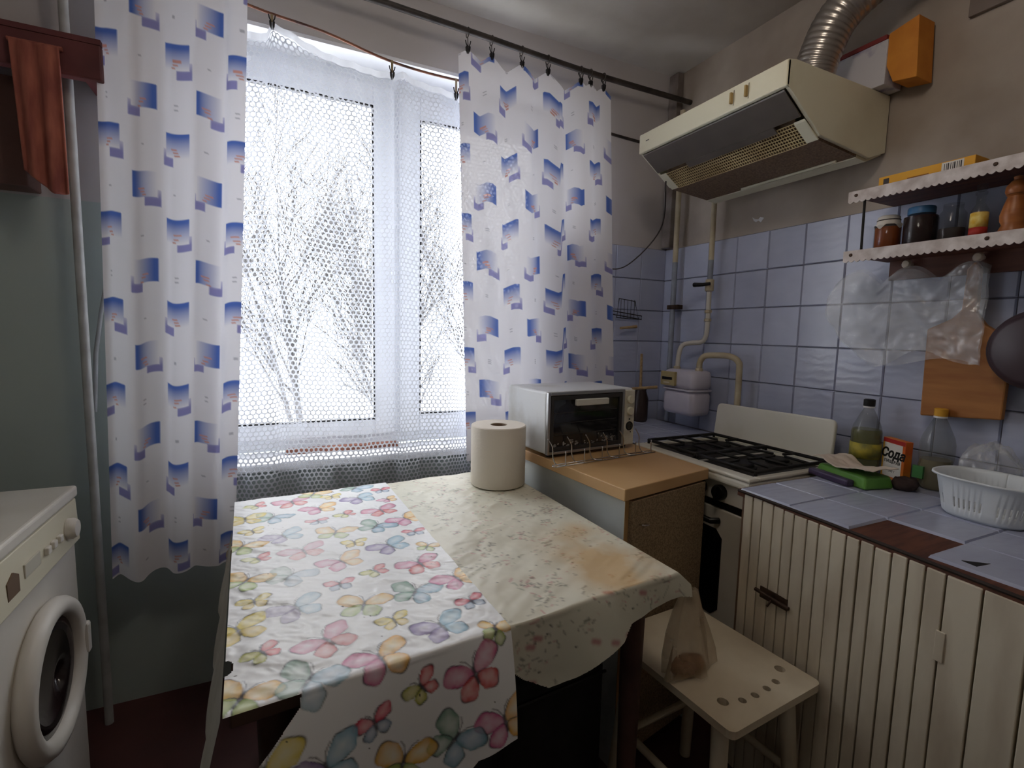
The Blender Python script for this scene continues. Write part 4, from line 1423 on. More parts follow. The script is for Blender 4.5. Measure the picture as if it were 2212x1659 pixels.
MB().box(x1 + 0.020, x1 + 0.042, 1.535, 1.560, 0.43, 0.51).build('door_handle', M_wm, dor, bevel=0.006)
MB().box(x0 + 0.03, x1 - 0.02, y0 + 0.02, y1 - 0.02, 0.0, 0.03).build('plinth', M_rubber, WMn)

# ================================================================ left corner: heating pipe, valve, board and towel
M_pipe = mat('painted_pipe', (176, 178, 178), 0.4, c2=(150, 150, 148), ns=10)
tag(MB().tube([(-0.503, 1.87, 0.0), (-0.502, 1.87, 1.2), (-0.500, 1.87, Z_C)], 0.0120, 12).build('heating_pipe', M_pipe, smooth=True, auto=50), 'grey vertical heating pipe beside the long curtain', 'pipe')
tag(MB().tube([(-0.40, 1.915, 1.66), (-0.468, 1.905, 1.30), (-0.485, 1.90, 1.18), (-0.497, 1.90, 1.0)], 0.006, 8).build('thin_pipe', M_pipe, smooth=True, auto=50), 'thin slanting tube behind the heating pipe', 'pipe')
RV = thing('radiator_valve', 'cream radiator valve between the long curtain and the table', 'valve', (-0.115, 1.70, 0.0))
MB().tube([(-0.115, 1.90, 0.0), (-0.115, 1.90, 0.56), (-0.115, 1.88, 0.585), (-0.115, 1.70, 0.585)], 0.012, 10).build('pipe', M_pipe, RV, smooth=True, auto=60)
MB().lathe([(0.0, 0.0), (0.022, 0.002), (0.027, 0.014), (0.024, 0.030), (0.012, 0.036), (0.012, 0.06)], 16, (-0.118, 1.642, 0.585), 'y').build('knob', mat('yellowed_plastic', (196, 180, 146), 0.5), RV, smooth=True, auto=50)
RD = thing('radiator', 'grey cast-iron radiator under the window sill', 'radiator', (0.45, 1.90, 0))
M_rad = mat('grey_radiator', (110, 114, 120), 0.5)
for k in range(10):
    x = 0.05 + 0.09 * k
    MB().prism([(x, 0.12), (x + 0.074, 0.12), (x + 0.078, 0.16), (x + 0.078, 0.58), (x + 0.074, 0.62), (x, 0.62), (x - 0.004, 0.58), (x - 0.004, 0.16)], 1.865, 1.945, 'y').build('section', M_rad, RD, bevel=0.012)
MB().tube([(-0.095, 1.905, 0.57), (0.05, 1.905, 0.57)], 0.012, 8).build('inlet_pipe', M_pipe, RD)
for x in (0.08, 0.90):
    MB().box(x, x + 0.02, 1.88, 1.93, 0.0, 0.12).build('foot', M_rad, RD)
SH = thing('red_wall_board', 'dark red board on the wall left of the long curtain', 'shelf', (-0.62, 1.80, 1.93))
MB().box(-0.83, -0.405, 1.79, 1.822, 1.928, 2.020).build('front_board', mat('dark_red_paint', (112, 60, 60), 0.6, c2=(84, 46, 48), ns=4), SH, bevel=0.004)
MB().box(-0.83, -0.77, 1.822, 1.959, 1.928, 2.020).build('bracket', mat('dark_red_paint', 0), SH)
MB().box(-0.46, -0.43, 1.822, 1.959, 1.945, 2.010).build('bracket', mat('dark_red_paint', 0), SH)
MB().box(-0.83, -0.405, 1.79, 1.959, 2.020, 2.034).build('shelf_top', mat('dark_red_paint', 0), SH)
# towel over the board
Uu, Tt = np.meshgrid(np.linspace(0, 1, 40), np.linspace(0, 1, 60))
P = np.zeros(Uu.shape + (3,))
P[..., 0] = -0.590 + 0.10 * Uu * (1 - 0.12 * Tt) + 0.012 * Tt
P[..., 1] = 1.777 + 0.010 * np.sin(Uu * 15 + 0.5) * (0.3 + 0.7 * Tt) - 0.004
P[..., 2] = 1.985 - Tt * (0.355 + 0.03 * Uu - 0.05 * np.abs(Uu - 0.7))
tw = thing('hanging_towel', 'faded red towel hanging from the dark red board', 'towel', (-0.54, 1.775, 1.60))
grid_obj('cloth', P, mat('faded_red_cloth', (172, 104, 86), 0.95, c2=(136, 76, 68), ns=9, stretch=(6, 1, 1)), tw, thick=0.004)
MB().tube([(-0.595, 1.784, 1.987), (-0.485, 1.784, 1.987)], 0.006, 8).build('hem_roll', mat('faded_red_cloth', 0), tw)
DB = MB().box(-0.84, -0.60, 1.86, 1.955, 1.64, 1.925)
tag(DB.build('brown_wall_box', mat('brown_box_paint', (104, 74, 66), 0.7, c2=(84, 60, 54), ns=4), bevel=0.004), 'dark brown box on the wall behind the red towel', 'box')

# ================================================================ cooker hood
HD = thing('cooker_hood', 'cream cooker hood with smoked visor above the stove', 'cooker hood', (1.53, 1.29, 1.83))
hy0, hy1 = 0.985, 1.600
M_hd = mat('hood_cream', (224, 220, 196), 0.4, c2=(196, 186, 158), ns=3, lo=0.5, hi=0.85)
prof = [(1.288, 2.030), (1.288, 1.963), (1.300, 1.958), (1.400, 1.890), (1.446, 1.858), (1.690, 1.834), (1.768, 1.862), (1.768, 2.034), (1.32, 2.036)]
for (a, b_) in ((hy0, hy0 + 0.012), (hy1 - 0.012, hy1)):
    MB().prism(prof, a, b_, 'y').build('side_panel', M_hd, HD, bevel=0.002)
MB().prism([(1.32, 2.034), (1.768, 2.030), (1.768, 2.020), (1.32, 2.022)], hy0 + 0.012, hy1 - 0.012, 'y').build('top_panel', M_hd, HD)
fc = MB().prism([(1.286, 2.030), (1.286, 1.961), (1.298, 1.958), (1.300, 2.030)], hy0, hy1, 'y').build('fascia', M_hd, HD, bevel=0.003)
for yy in (1.115, 1.168):
    MB().box(1.276, 1.287, yy - 0.003, yy + 0.003, 1.980, 2.012).build('slider', mat('brass_slider', (168, 142, 92), 0.5), fc, bevel=0.001)
    MB().box(1.2855, 1.2865, yy - 0.007, yy - 0.004, 1.974, 2.018).build('slot', mat('slot_grey', (150, 146, 130), 0.6), fc)
MB().box(1.2852, 1.2862, 1.545, 1.562, 1.997, 2.000).build('maker_plate', mat('dark_print', (70, 66, 60), 0.6), fc)
# smoked visor sheet
vz = MB().prism([(1.296, 1.956), (1.298, 1.952), (1.372, 1.899), (1.375, 1.903)], hy0 + 0.014, hy1 - 0.014, 'y')
vz.build('visor', mat('smoked_plastic', (84, 77, 71), 0.4, c2=(100, 92, 84), ns=5, spec=0.5), HD)
MB().prism([(1.372, 1.897), (1.392, 1.884), (1.394, 1.889), (1.374, 1.902)], hy0 + 0.10, hy1 - 0.16, 'y').build('visor_lip', mat('smoked_plastic', 0), HD)
# end pieces beside the grille
for (a, b_) in ((hy0 + 0.010, hy0 + 0.045), (hy1 - 0.045, hy1 - 0.010)):
    MB().prism([(1.385, 1.896), (1.390, 1.890), (1.452, 1.849), (1.456, 1.853)], a, b_, 'y').build('grille_end', M_hd, HD, bevel=0.002)
# grille: real bars in both directions
gr = MB()
ga, gb_ = hy0 + 0.045, hy1 - 0.045
pA, pB = Vector((1.388, 0, 1.893)), Vector((1.454, 0, 1.850))
nb = 58
for k in range(nb + 1):
    y = ga + (gb_ - ga) * k / nb
    gr.tube([(pA.x, y, pA.z), (pB.x, y, pB.z)], 0.0017, 4)
for k in range(8):
    p = pA.lerp(pB, k / 7)
    gr.tube([(p.x, ga, p.z), (p.x, gb_, p.z)], 0.0017, 4)
tag(gr.build('grille', mat('grille_cream', (214, 196, 150), 0.5, c2=(170, 146, 104), ns=8), HD), kind='stuff')
MB().prism([(1.392, 1.900), (1.456, 1.858), (1.456, 1.866), (1.392, 1.908)], ga, gb_, 'y').build('filter', mat('greasy_filter', (70, 54, 42), 0.7, c2=(110, 88, 64), ns=30), HD)
MB().prism([(1.452, 1.850), (1.640, 1.833), (1.640, 1.842), (1.452, 1.858)], hy0 + 0.012, hy1 - 0.012, 'y').build('filter_panel', mat('brown_filter_mesh', (132, 108, 86), 0.7, c2=(98, 78, 60), ns=160), HD)
MB().prism([(1.640, 1.830), (1.690, 1.826), (1.766, 1.858), (1.766, 1.866), (1.640, 1.842)], hy0 + 0.012, hy1 - 0.012, 'y').build('rear_panel', M_hd, HD)
MB().tube([(1.62, hy0 + 0.06, 1.830), (1.62, hy1 - 0.2, 1.830)], 0.004, 6).build('filter_clip_rod', M_hd, HD)

# flexible duct
dp = smooth_path([(1.53, 1.085, 2.034), (1.535, 1.075, 2.12), (1.56, 1.03, 2.24), (1.62, 0.92, 2.33), (1.69, 0.80, 2.345), (1.757, 0.69, 2.335)], 40)
rs = [0.058 + 0.0022 * abs(math.sin(i * math.pi / 5.0)) for i in range(len(dp))]
tag(MB().tube(dp, rs, 28).build('flexible_duct', mat('crinkled_aluminium', (170, 164, 158), 0.30, metal=0.95, bump=0.15, bs=50), smooth=True), 'silver corrugated duct rising from the cooker hood', 'duct')
VH = thing('vent_hatch', 'grey brown ventilation hatch high on the right wall', 'vent', (1.765, 0.55, 2.165))
MB().box(1.759, 1.774, 0.30, 0.800, 2.165, 2.470).build('plate', mat('hatch_paint', (124, 112, 104), 0.8), VH, bevel=0.003)

# box with orange end on top of the hood
BX = thing('cardboard_box', 'white and orange cardboard box on top of the cooker hood', 'box', (1.70, 1.12, 2.036))
MB().box(1.675, 1.764, 0.955, 1.34, 2.037, 2.165).build('carton', mat('printed_white_card', (206, 204, 210), 0.7, c2=(150, 144, 176), ns=14, lo=0.5, hi=0.62), BX, bevel=0.002)
MB().box(1.673, 1.766, 0.958, 1.342, 2.165, 2.178).build('red_band', mat('dark_red_card', (132, 54, 54), 0.7), BX)
MB().prism([(0.968, 2.118), (0.955, 2.180), (0.880, 2.196), (0.872, 2.024), (0.935, 2.036)], 1.680, 1.762, 'x').build('orange_end', mat('orange_card', (222, 148, 56), 0.7, c2=(196, 118, 40), ns=9), BX, bevel=0.002)

# ================================================================ gas pipes, meter, valve
M_gp = mat('cream_gas_pipe', (204, 193, 166), 0.5, c2=(180, 166, 138), ns=14)
M_gb = mat('blue_painted_pipe', (150, 158, 172), 0.5, c2=(128, 132, 140), ns=14)
GP = thing('gas_riser', 'gas riser pipe in the corner left of the meter feed', 'pipe', (1.725, 1.842, 0.85))
MB().tube([(1.725, 1.842, 1.615), (1.725, 1.845, 2.30)], 0.0125, 12).build('upper_pipe', M_gp, GP, smooth=True, auto=50)
MB().tube([(1.725, 1.842, 0.858), (1.725, 1.842, 1.615)], 0.0125, 12).build('lower_pipe', M_gb, GP, smooth=True, auto=50)
MB().box(1.708, 1.742, 1.795, 1.862, 1.395, 1.415).build('bracket', M_rust, GP)
GF = thing('gas_feed_pipe', 'cream gas pipe with black tap leading into the meter', 'pipe', (1.72, 1.62, 1.14))
MB().tube([(1.722, 1.622, 1.60), (1.722, 1.624, 1.90)], 0.0115, 12).build('upper_pipe', M_gp, GF, smooth=True, auto=50)
MB().tube([(1.722, 1.622, 1.49), (1.722, 1.622, 1.60)], 0.0115, 12).build('middle_pipe', M_gb, GF, smooth=True, auto=50)
fd = smooth_path([(1.722, 1.622, 1.47), (1.722, 1.620, 1.33), (1.718, 1.622, 1.27), (1.71, 1.640, 1.245), (1.695, 1.68, 1.240), (1.675, 1.712, 1.228), (1.665, 1.722, 1.19), (1.660, 1.722, 1.125)], 6)
MB().tube(fd, 0.0105, 12).build('bent_pipe', mat('white_pipe', (206, 202, 192), 0.45), GF, smooth=True, auto=60)
MB().lathe([(0.012, 0), (0.018, 0.004), (0.018, 0.05), (0.012, 0.054)], 14, (1.722, 1.622, 1.465)).build('tap_body', M_gp, GF, smooth=True, auto=40)
MB().tube([(1.702, 1.60, 1.497), (1.690, 1.63, 1.494), (1.684, 1.675, 1.496)], [0.006, 0.008, 0.010], 8).build('tap_handle', M_rubber, GF, smooth=True)
for z in (1.372, 1.335):
    MB().lathe([(0.0105, 0), (0.0155, 0.002), (0.0155, 0.012), (0.0105, 0.014)], 6, (1.722, 1.621, z)).build('coupling', M_gp, GF)
GMt = thing('gas_meter', 'pale lilac gas meter on the tiled wall behind the stove', 'gas meter', (1.66, 1.66, 0.93))
M_gm = mat('meter_enamel', (206, 202, 214), 0.35, c2=(188, 184, 198), ns=4)
def rbox(cx, cy, hx, hy, r, z0, z1, chamf):
    def ringp(d):
        pts = []
        for (sx_, sy_, a0) in ((1, 1, 0), (-1, 1, 90), (-1, -1, 180), (1, -1, 270)):
            for k in range(6):
                a = math.radians(a0 + 18 * k)
                pts.append((cx + sx_ * (hx - r) + (r - d) * math.cos(a), cy + sy_ * (hy - r) + (r - d) * math.sin(a)))
        return pts
    m_ = MB()
    n = 24
    lv = [(chamf, z0), (chamf * 0.3, z0 + chamf * 0.3), (0, z0 + chamf), (0, z1 - chamf), (chamf * 0.3, z1 - chamf * 0.3), (chamf, z1)]
    vs = []
    for d, z in lv: vs += [(p[0], p[1], z) for p in ringp(d)]
    fs = [tuple(range(n))[::-1], tuple(range(5 * n, 6 * n))]
    for i in range(5):
        for k in range(n): fs.append((i * n + k, i * n + (k + 1) % n, (i + 1) * n + (k + 1) % n, (i + 1) * n + k))
    return m_.add(vs, fs)
rbox(1.655, 1.652, 0.060, 0.094, 0.03, 0.925, 1.035, 0.022).build('lower_case', M_gm, GMt, smooth=True, auto=60)
rbox(1.655, 1.652, 0.060, 0.094, 0.03, 1.038, 1.122, 0.020).build('upper_case', M_gm, GMt, smooth=True, auto=60)
rbox(1.655, 1.652, 0.064, 0.098, 0.03, 1.033, 1.040, 0.001).build('seam_flange', M_gm, GMt)
dl = MB().box(1.582, 1.597, 1.655, 1.742, 1.050, 1.112).build('dial_plate', mat('ochre_dial', (176, 160, 112), 0.5), GMt, bevel=0.003)
MB().box(1.580, 1.583, 1.670, 1.730, 1.076, 1.088).build('counter_window', M_rubber, dl)
MB().box(1.580, 1.583, 1.685, 1.720, 1.060, 1.066).build('maker_plate', mat('pale_plate', (206, 198, 170), 0.5), dl)
for yy in (1.722, 1.590):
    MB().lathe([(0.016, 0), (0.016, 0.012), (0.012, 0.016)], 8, (1.657, yy, 1.118)).build('union_nut', M_gp, GMt)
ot = smooth_path([(1.657, 1.590, 1.135), (1.658, 1.588, 1.160), (1.668, 1.574, 1.186), (1.69, 1.53, 1.192), (1.70, 1.47, 1.190), (1.712, 1.438, 1.170), (1.715, 1.432, 1.12), (1.715, 1.432, 0.86)], 6)
tag(MB().tube(ot, 0.0125, 12).build('gas_outlet_pipe', M_gp, smooth=True), 'bent cream pipe from the gas meter down behind the stove', 'pipe')
wire_ = smooth_path([(1.40, 1.57, 1.87), (1.50, 1.70, 1.72), (1.46, 1.86, 1.585), (1.38, 1.93, 1.575), (1.30, 1.935, 1.62), (1.25, 1.94, 1.66)], 8)
tag(MB().tube(wire_, 0.003, 6).build('electric_cable', M_rod, smooth=True), 'thin dark cable drooping from the hood across the corner tiles', 'cable')

# ================================================================ things hanging in the tiled corner
GRL = thing('wire_grill_holder', 'dark wire grill holder hanging in the tiled corner', 'wire rack', (1.55, 1.93, 1.25))
hold = MB()
MB().tube([(1.43, 1.935, 1.382), (1.43, 1.935, 1.366), (1.62, 1.938, 1.345), (1.62, 1.938, 1.362)], 0.0025, 6, closed=True).build('long_handle', M_iron, GRL)
MB().tube([(1.48, 1.936, 1.44), (1.575, 1.936, 1.43), (1.60, 1.936, 1.345), (1.47, 1.936, 1.35)], 0.0025, 6, closed=True).build('grill_frame', M_iron, GRL)
for k in range(5):
    x = 1.492 + 0.02 * k
    MB().tube([(x, 1.936, 1.437), (x, 1.936, 1.348)], 0.0014, 4).build('grill_wire', M_iron, GRL)
M_wd = mat('pale_stick_wood', (188, 160, 116), 0.7, c2=(156, 128, 90), ns=12, stretch=(1, 8, 8))
for (a, b_, l) in (((1.475, 1.91, 1.300), (1.585, 1.93, 1.310), 'pale wooden stick under the wire grill holder'),
                   ((1.50, 1.84, 1.020), (1.60, 1.78, 1.032), 'wooden stick poking out beside the gas meter'),
                   ((1.600, 1.90, 1.18), (1.615, 1.91, 0.87), 'thin upright wooden rod standing in the tiled corner')):
    tag(MB().tube([a, b_], [0.006, 0.0075], 8).build('wooden_stick', M_wd, smooth=True, auto=50), l, 'stick', 'wooden sticks in the corner')
# dark bottle-shaped vase holding the rod
tag(MB().lathe([(0.034, 0), (0.038, 0.01), (0.038, 0.11), (0.026, 0.15), (0.028, 0.158), (0.022, 0.158), (0.020, 0.148), (0.030, 0.10), (0.030, 0.012), (0.0, 0.010)], 20, (1.61, 1.905, 0.851)).build('dark_jar', mat('brown_glass', (60, 48, 44), 0.2), smooth=True), 'dark jar in the tiled corner beneath the gas meter', 'jar')

# ================================================================ wall shelf with lace edging
SF = thing('wall_shelf', 'two-tier wall shelf with white lace edging', 'shelf', (1.66, 0.4, 1.47))
M_shb = mat('shelf_brown', (116, 74, 58), 0.6, c2=(88, 54, 44), ns=5, stretch=(8, 1, 8))
ys0, ys1 = -0.25, 0.945
MB().box(1.560, 1.768, ys0, ys1, 1.688, 1.702).build('upper_board', M_shb, SF)
MB().box(1.560, 1.768, ys0, ys1, 1.516, 1.530).build('lower_board', M_shb, SF)
MB().box(1.750, 1.768, ys0, 0.93, 1.458, 1.516).build('hook_rail', M_shb, SF)
M_lace = mat('plastic_lace', (216, 208, 204), 0.6, c2=(180, 168, 162), ns=30)
for z in (1.702, 1.530):
    lace = []
    n = 74
    for k in range(n * 4 + 1):
        y = ys1 + 0.012 - (ys1 - ys0) * k / (n * 4)
        lace.append((y, z - 0.026 - 0.0055 * abs(math.sin(math.pi * k / 4))))
    top = [(ys0, z + 0.003), (ys1 + 0.012, z + 0.003)]
    le = MB()
    nn_ = len(lace)
    vs = [(1.556, p[0], p[1]) for p in lace] + [(1.556, p[0], z + 0.003) for p in lace] + [(1.559, p[0], p[1]) for p in lace] + [(1.559, p[0], z + 0.003) for p in lace]
    fs = []
    for k in range(nn_ - 1):
        fs += [(k, k + 1, nn_ + k + 1, nn_ + k), (2 * nn_ + k + 1, 2 * nn_ + k, 3 * nn_ + k, 3 * nn_ + k + 1), (k + 1, k, 2 * nn_ + k, 2 * nn_ + k + 1), (nn_ + k, nn_ + k + 1, 3 * nn_ + k + 1, 3 * nn_ + k)]
    le.add(vs, fs).build('lace_edging', M_lace, SF)
    for y in (0.935, 0.62):
        MB().lathe([(0.005, 0.0), (0.004, -0.003), (0.0, -0.004)], 10, (1.556, y, z - 0.010), 'x').build('screw', M_rust, SF)
for y in (0.915, 0.10):
    MB().tube([(1.570, y, 1.516), (1.568, y + 0.002, 1.702)], 0.0035, 8).build('support_rod', M_iron, SF)
for y in (0.87, 0.70, 0.54):
    MB().lathe([(0.006, 0.0), (0.006, -0.018), (0.012, -0.022), (0.013, -0.028), (0.009, -0.034), (0.0, -0.035)], 14, (1.750, y, 1.500), 'x').build('peg_knob', mat('cream_knob', (210, 196, 176), 0.4), SF, smooth=True, auto=50)
# jars and bottles on the lower board
M_glass = mat('jar_glass', (60, 64, 64), 0.04, sheer=0.80, spec=0.9)
Zs = 1.5305
def jar(label, y, r, h, fill, fillh, lidm=None, lidkind=None, x=1.645):
    t = thing('glass_jar', label, 'jar', (x, y, Zs), group='jars on the wall shelf')
    p = [(r * 0.92, 0.0), (r, 0.006), (r, h * 0.74), (r * 0.72, h * 0.86), (r * 0.72, h)]
    m_ = MB().lathe(p, 28, (x, y, Zs))
    m_.f = [f for f in m_.f if len(f) == 4 or f == tuple(range(28))[::-1]]
    m_.build('glass', M_glass, t, smooth=True, auto=50)
    if fill is not None:
        MB().lathe([(r * 0.86, 0.004), (r * 0.94, 0.008), (r * 0.94, fillh), (0.0, fillh)], 24, (x, y, Zs)).build('contents', fill, t, smooth=True, auto=40)
    if lidkind == 'screw':
        MB().lathe([(r * 0.77, h - 0.014), (r * 0.78, h + 0.002), (r * 0.74, h + 0.005), (0.0, h + 0.005)], 28, (x, y, Zs)).build('lid', lidm, t, smooth=True, auto=40)
    if lidkind == 'cloth':
        m_ = MB()
        n = 40
        vs = [(x, y, Zs + h + 0.006)]
        for (q, dz) in ((0.6, 0.006), (0.80, 0.002), (0.86, -0.016), (1.0, -0.022)):
            for k in range(n):
                a = 2 * math.pi * k / n
                rad = r * q * (1 + (0.03 * math.sin(4 * a) if q > 0.9 else 0))
                drop = (0.012 * max(0, math.cos(4 * a + 0.6)) if q > 0.9 else 0)
                vs.append((x + rad * math.cos(a), y + rad * math.sin(a), Zs + h + dz - drop))
        fs = [(0, 1 + k, 1 + (k + 1) % n) for k in range(n)]
        for i in range(3):
            for k in range(n): fs.append((1 + i * n + k, 1 + (i + 1) * n + k, 1 + (i + 1) * n + (k + 1) % n, 1 + i * n + (k + 1) % n))
        m_.add(vs, fs).build('cloth_cover', lidm, t, smooth=True)
        MB().tube([(x + r * 0.83 * math.cos(2 * math.pi * k / 20), y + r * 0.83 * math.sin(2 * math.pi * k / 20), Zs + h - 0.008) for k in range(20)], 0.0015, 5, closed=True).build('string', M_rod, t)
    return t
jar('small jar of amber honey with a white cloth cover, leftmost on the shelf', 0.888, 0.034, 0.098, mat('amber_honey', (150, 78, 34), 0.25), 0.070, mat('white_cotton', (220, 214, 204), 0.9), 'cloth')
jar('dark preserve jar with a blue screw lid on the shelf', 0.806, 0.041, 0.106, mat('dark_preserve', (44, 22, 22), 0.25), 0.085, mat('blue_lid', (62, 108, 150), 0.4), 'screw')
jar('open clear glass jar with dark contents on the shelf', 0.733, 0.030, 0.105, mat('dark_spice', (52, 40, 38), 0.8), 0.040)
SBt = thing('spice_bottle', 'small glass spice bottle with a yellow and red label', 'bottle', (1.635, 0.672, Zs))
m_ = MB().lathe([(0.0165, 0), (0.018, 0.004), (0.018, 0.074), (0.009, 0.092), (0.009, 0.112), (0.012, 0.114), (0.012, 0.120), (0.0, 0.121)], 20, (1.635, 0.672, Zs)).build('glass', M_glass, SBt, smooth=True, auto=50)
MB().lathe([(0.0183, 0.030), (0.0183, 0.068)], 20, (1.635, 0.672, Zs)).build('yellow_label', mat('yellow_label', (222, 176, 52), 0.6, c2=(236, 214, 130), ns=60), SBt, smooth=True)
MB().lathe([(0.0184, 0.010), (0.0184, 0.031)], 20, (1.635, 0.672, Zs)).build('red_label', mat('red_label', (170, 48, 40), 0.6), SBt, smooth=True)
MB().lathe([(0.008, 0.1215), (0.011, 0.126), (0.010, 0.138), (0.0, 0.142)], 16, (1.635, 0.672, Zs)).build('stopper', M_glass, SBt, smooth=True)
MB().lathe([(0.015, 0.003), (0.016, 0.070), (0.0, 0.071)], 16, (1.635, 0.672, Zs)).build('contents', mat('pale_spice', (190, 150, 110), 0.9), SBt, smooth=True)
PM = thing('pepper_mill', 'turned brown wooden pepper mill on the shelf', 'pepper mill', (1.625, 0.600, Zs))
M_mill = mat('turned_wood', (168, 104, 56), 0.4, c2=(140, 82, 42), ns=7, stretch=(1, 1, 6))
MB().lathe([(0.027, 0), (0.027, 0.014), (0.022, 0.026), (0.026, 0.036), (0.027, 0.05), (0.021, 0.075), (0.016, 0.092), (0.019, 0.096)], 24, (1.625, 0.600, Zs)).build('body', M_mill, PM, smooth=True, auto=50)
MB().lathe([(0.019, 0.097), (0.022, 0.104), (0.021, 0.116), (0.012, 0.128), (0.008, 0.131), (0.009, 0.138), (0.0, 0.142)], 24, (1.625, 0.600, Zs)).build('head', M_mill, PM, smooth=True, auto=50)
jar('clear glass jar at the right end of the shelf, beside the pepper mill', 0.528, 0.028, 0.10, mat('grey_salt', (170, 168, 166), 0.9), 0.05, mat('blue_lid', 0), 'screw')
# yellow packet on top
YB = thing('yellow_packet', 'flat yellow packet with a barcode on the top shelf', 'packet', (1.62, 0.785, 1.7025))
MB().box(1.585, 1.655, 0.672, 0.893, 1.7028, 1.735).build('carton', mat('yellow_card', (226, 170, 52), 0.6, c2=(214, 152, 40), ns=5), YB, bevel=0.0015)
bcd = MB().box(1.5842, 1.5852, 0.695, 0.742, 1.7055, 1.7325).build('barcode_label', mat('label_white', (216, 212, 204), 0.7), YB)
for k in range(9):
    MB().box(1.5836, 1.5843, 0.699 + 0.0045 * k, 0.699 + 0.0045 * k + (0.0012 if k % 3 else 0.0026), 1.709, 1.729).build('bar', mat('bar_ink', (70, 66, 66), 0.7), bcd)
MB().box(1.5840, 1.5850, 0.866, 0.880, 1.711, 1.728).build('dark_emblem', mat('bar_ink', 0), YB)
MB().box(1.5840, 1.5850, 0.770, 0.820, 1.712, 1.716).build('print_line', mat('brown_ink', (150, 100, 40), 0.7), YB)
CR = thing('wire_coil', 'small coil of dark wire on the top shelf behind the packet', 'wire', (1.72, 0.86, 1.7025))
MB().tube([(1.72, 0.86 + 0.022 * math.cos(a), 1.732 + 0.022 * math.sin(a)) for a in [2 * math.pi * k / 18 for k in range(18)]], 0.004, 6, closed=True).build('loop', M_iron, CR, smooth=True)
MB().tube([(1.725, 0.85 + 0.025 * math.cos(a), 1.735 + 0.026 * math.sin(a)) for a in [2 * math.pi * k / 18 for k in range(18)]], 0.003, 6, closed=True).build('loop', M_iron, CR, smooth=True)

# ================================================================ hanging cutting board, pan, plastic sheet
CB = thing('cutting_board', 'wooden cutting board with a long handle hanging from the shelf rail', 'cutting board', (1.735, 0.705, 1.05))
out_ = [(0.795, 1.052), (0.612, 1.068), (0.610, 1.250), (0.622, 1.285), (0.668, 1.318), (0.690, 1.350), (0.692, 1.470), (0.705, 1.490), (0.722, 1.470), (0.724, 1.360), (0.745, 1.335), (0.800, 1.305)]
MB().prism(out_, 1.722, 1.742, 'x').build('board', mat('cutting_board_wood', (172, 116, 62), 0.6, c2=(148, 94, 48), ns=4, stretch=(1, 1, 7)), CB, bevel=0.004)
MB().tube([(1.73, 0.707, 1.478), (1.728, 0.706, 1.496), (1.735, 0.700, 1.512)], 0.002, 5).build('string', M_rod, CB)
PN = thing('frying_pan', 'dark round pan hanging on the tiles at the right edge', 'pan', (1.70, 0.545, 1.16))
MB().lathe([(0.0, 0.0), (0.078, 0.0), (0.088, 0.006), (0.098, 0.034), (0.102, 0.036), (0.094, 0.010), (0.080, 0.004)], 40, (1.668, 0.550, 1.255), 'x').build('bowl', mat('plum_enamel', (70, 56, 62), 0.4, c2=(56, 44, 50), ns=4), PN, smooth=True, auto=50)
MB().tube([(1.700, 0.550, 1.35), (1.702, 0.546, 1.42), (1.715, 0.540, 1.480)], [0.010, 0.008, 0.007], 8).build('handle', M_rubber, PN, smooth=True)
# plastic sheet hung over the knobs
Uu, Tt = np.meshgrid(np.linspace(0, 1, 70), np.linspace(0, 1, 60))
P = np.zeros(Uu.shape + (3,))
yl = 1.055 + 0.03 * np.sin(Tt * 5.0) - 0.05 * np.clip(Tt - 0.8, 0, 1) * 5
P[..., 1] = yl + (0.662 - yl) * Uu
zb = 1.215 - 0.018 * np.sin(Uu * 6.0) - 0.012 * Uu
zt_ = 1.452 + 0.045 * np.abs(np.sin(Uu * 8.5 + 0.2)) - 0.010 * Uu
P[..., 2] = zt_ - Tt * (zt_ - zb)
P[..., 0] = 1.706 + 0.012 * vnoise(Uu * 7, Tt * 6, 71, 3) + 0.004 * vnoise(Uu * 22, Tt * 18, 72, 2) - 0.015 * np.sin(np.pi * Tt) * 0.5
P[..., 0] = np.where(P[..., 0] > 1.716, 1.716, P[..., 0])
pb = thing('plastic_sheet', 'crumpled clear plastic bag hanging over the shelf pegs', 'plastic bag', (1.70, 0.83, 1.2))
M_clear = mat('clear_polythene', (222, 224, 226), 0.14, sheer=0.74, spec=1.0)
grid_obj('film', P, M_clear, pb)
P2 = P.copy()
P2[..., 0] -= 0.012 + 0.006 * vnoise(Uu * 5 + 3, Tt * 5, 75, 3)
P2[..., 2] = zt_ - 0.01 - Tt * (zt_ - zb - 0.022 + 0.02 * np.sin(Uu * 9))
grid_obj('front_film', P2, M_clear, pb)

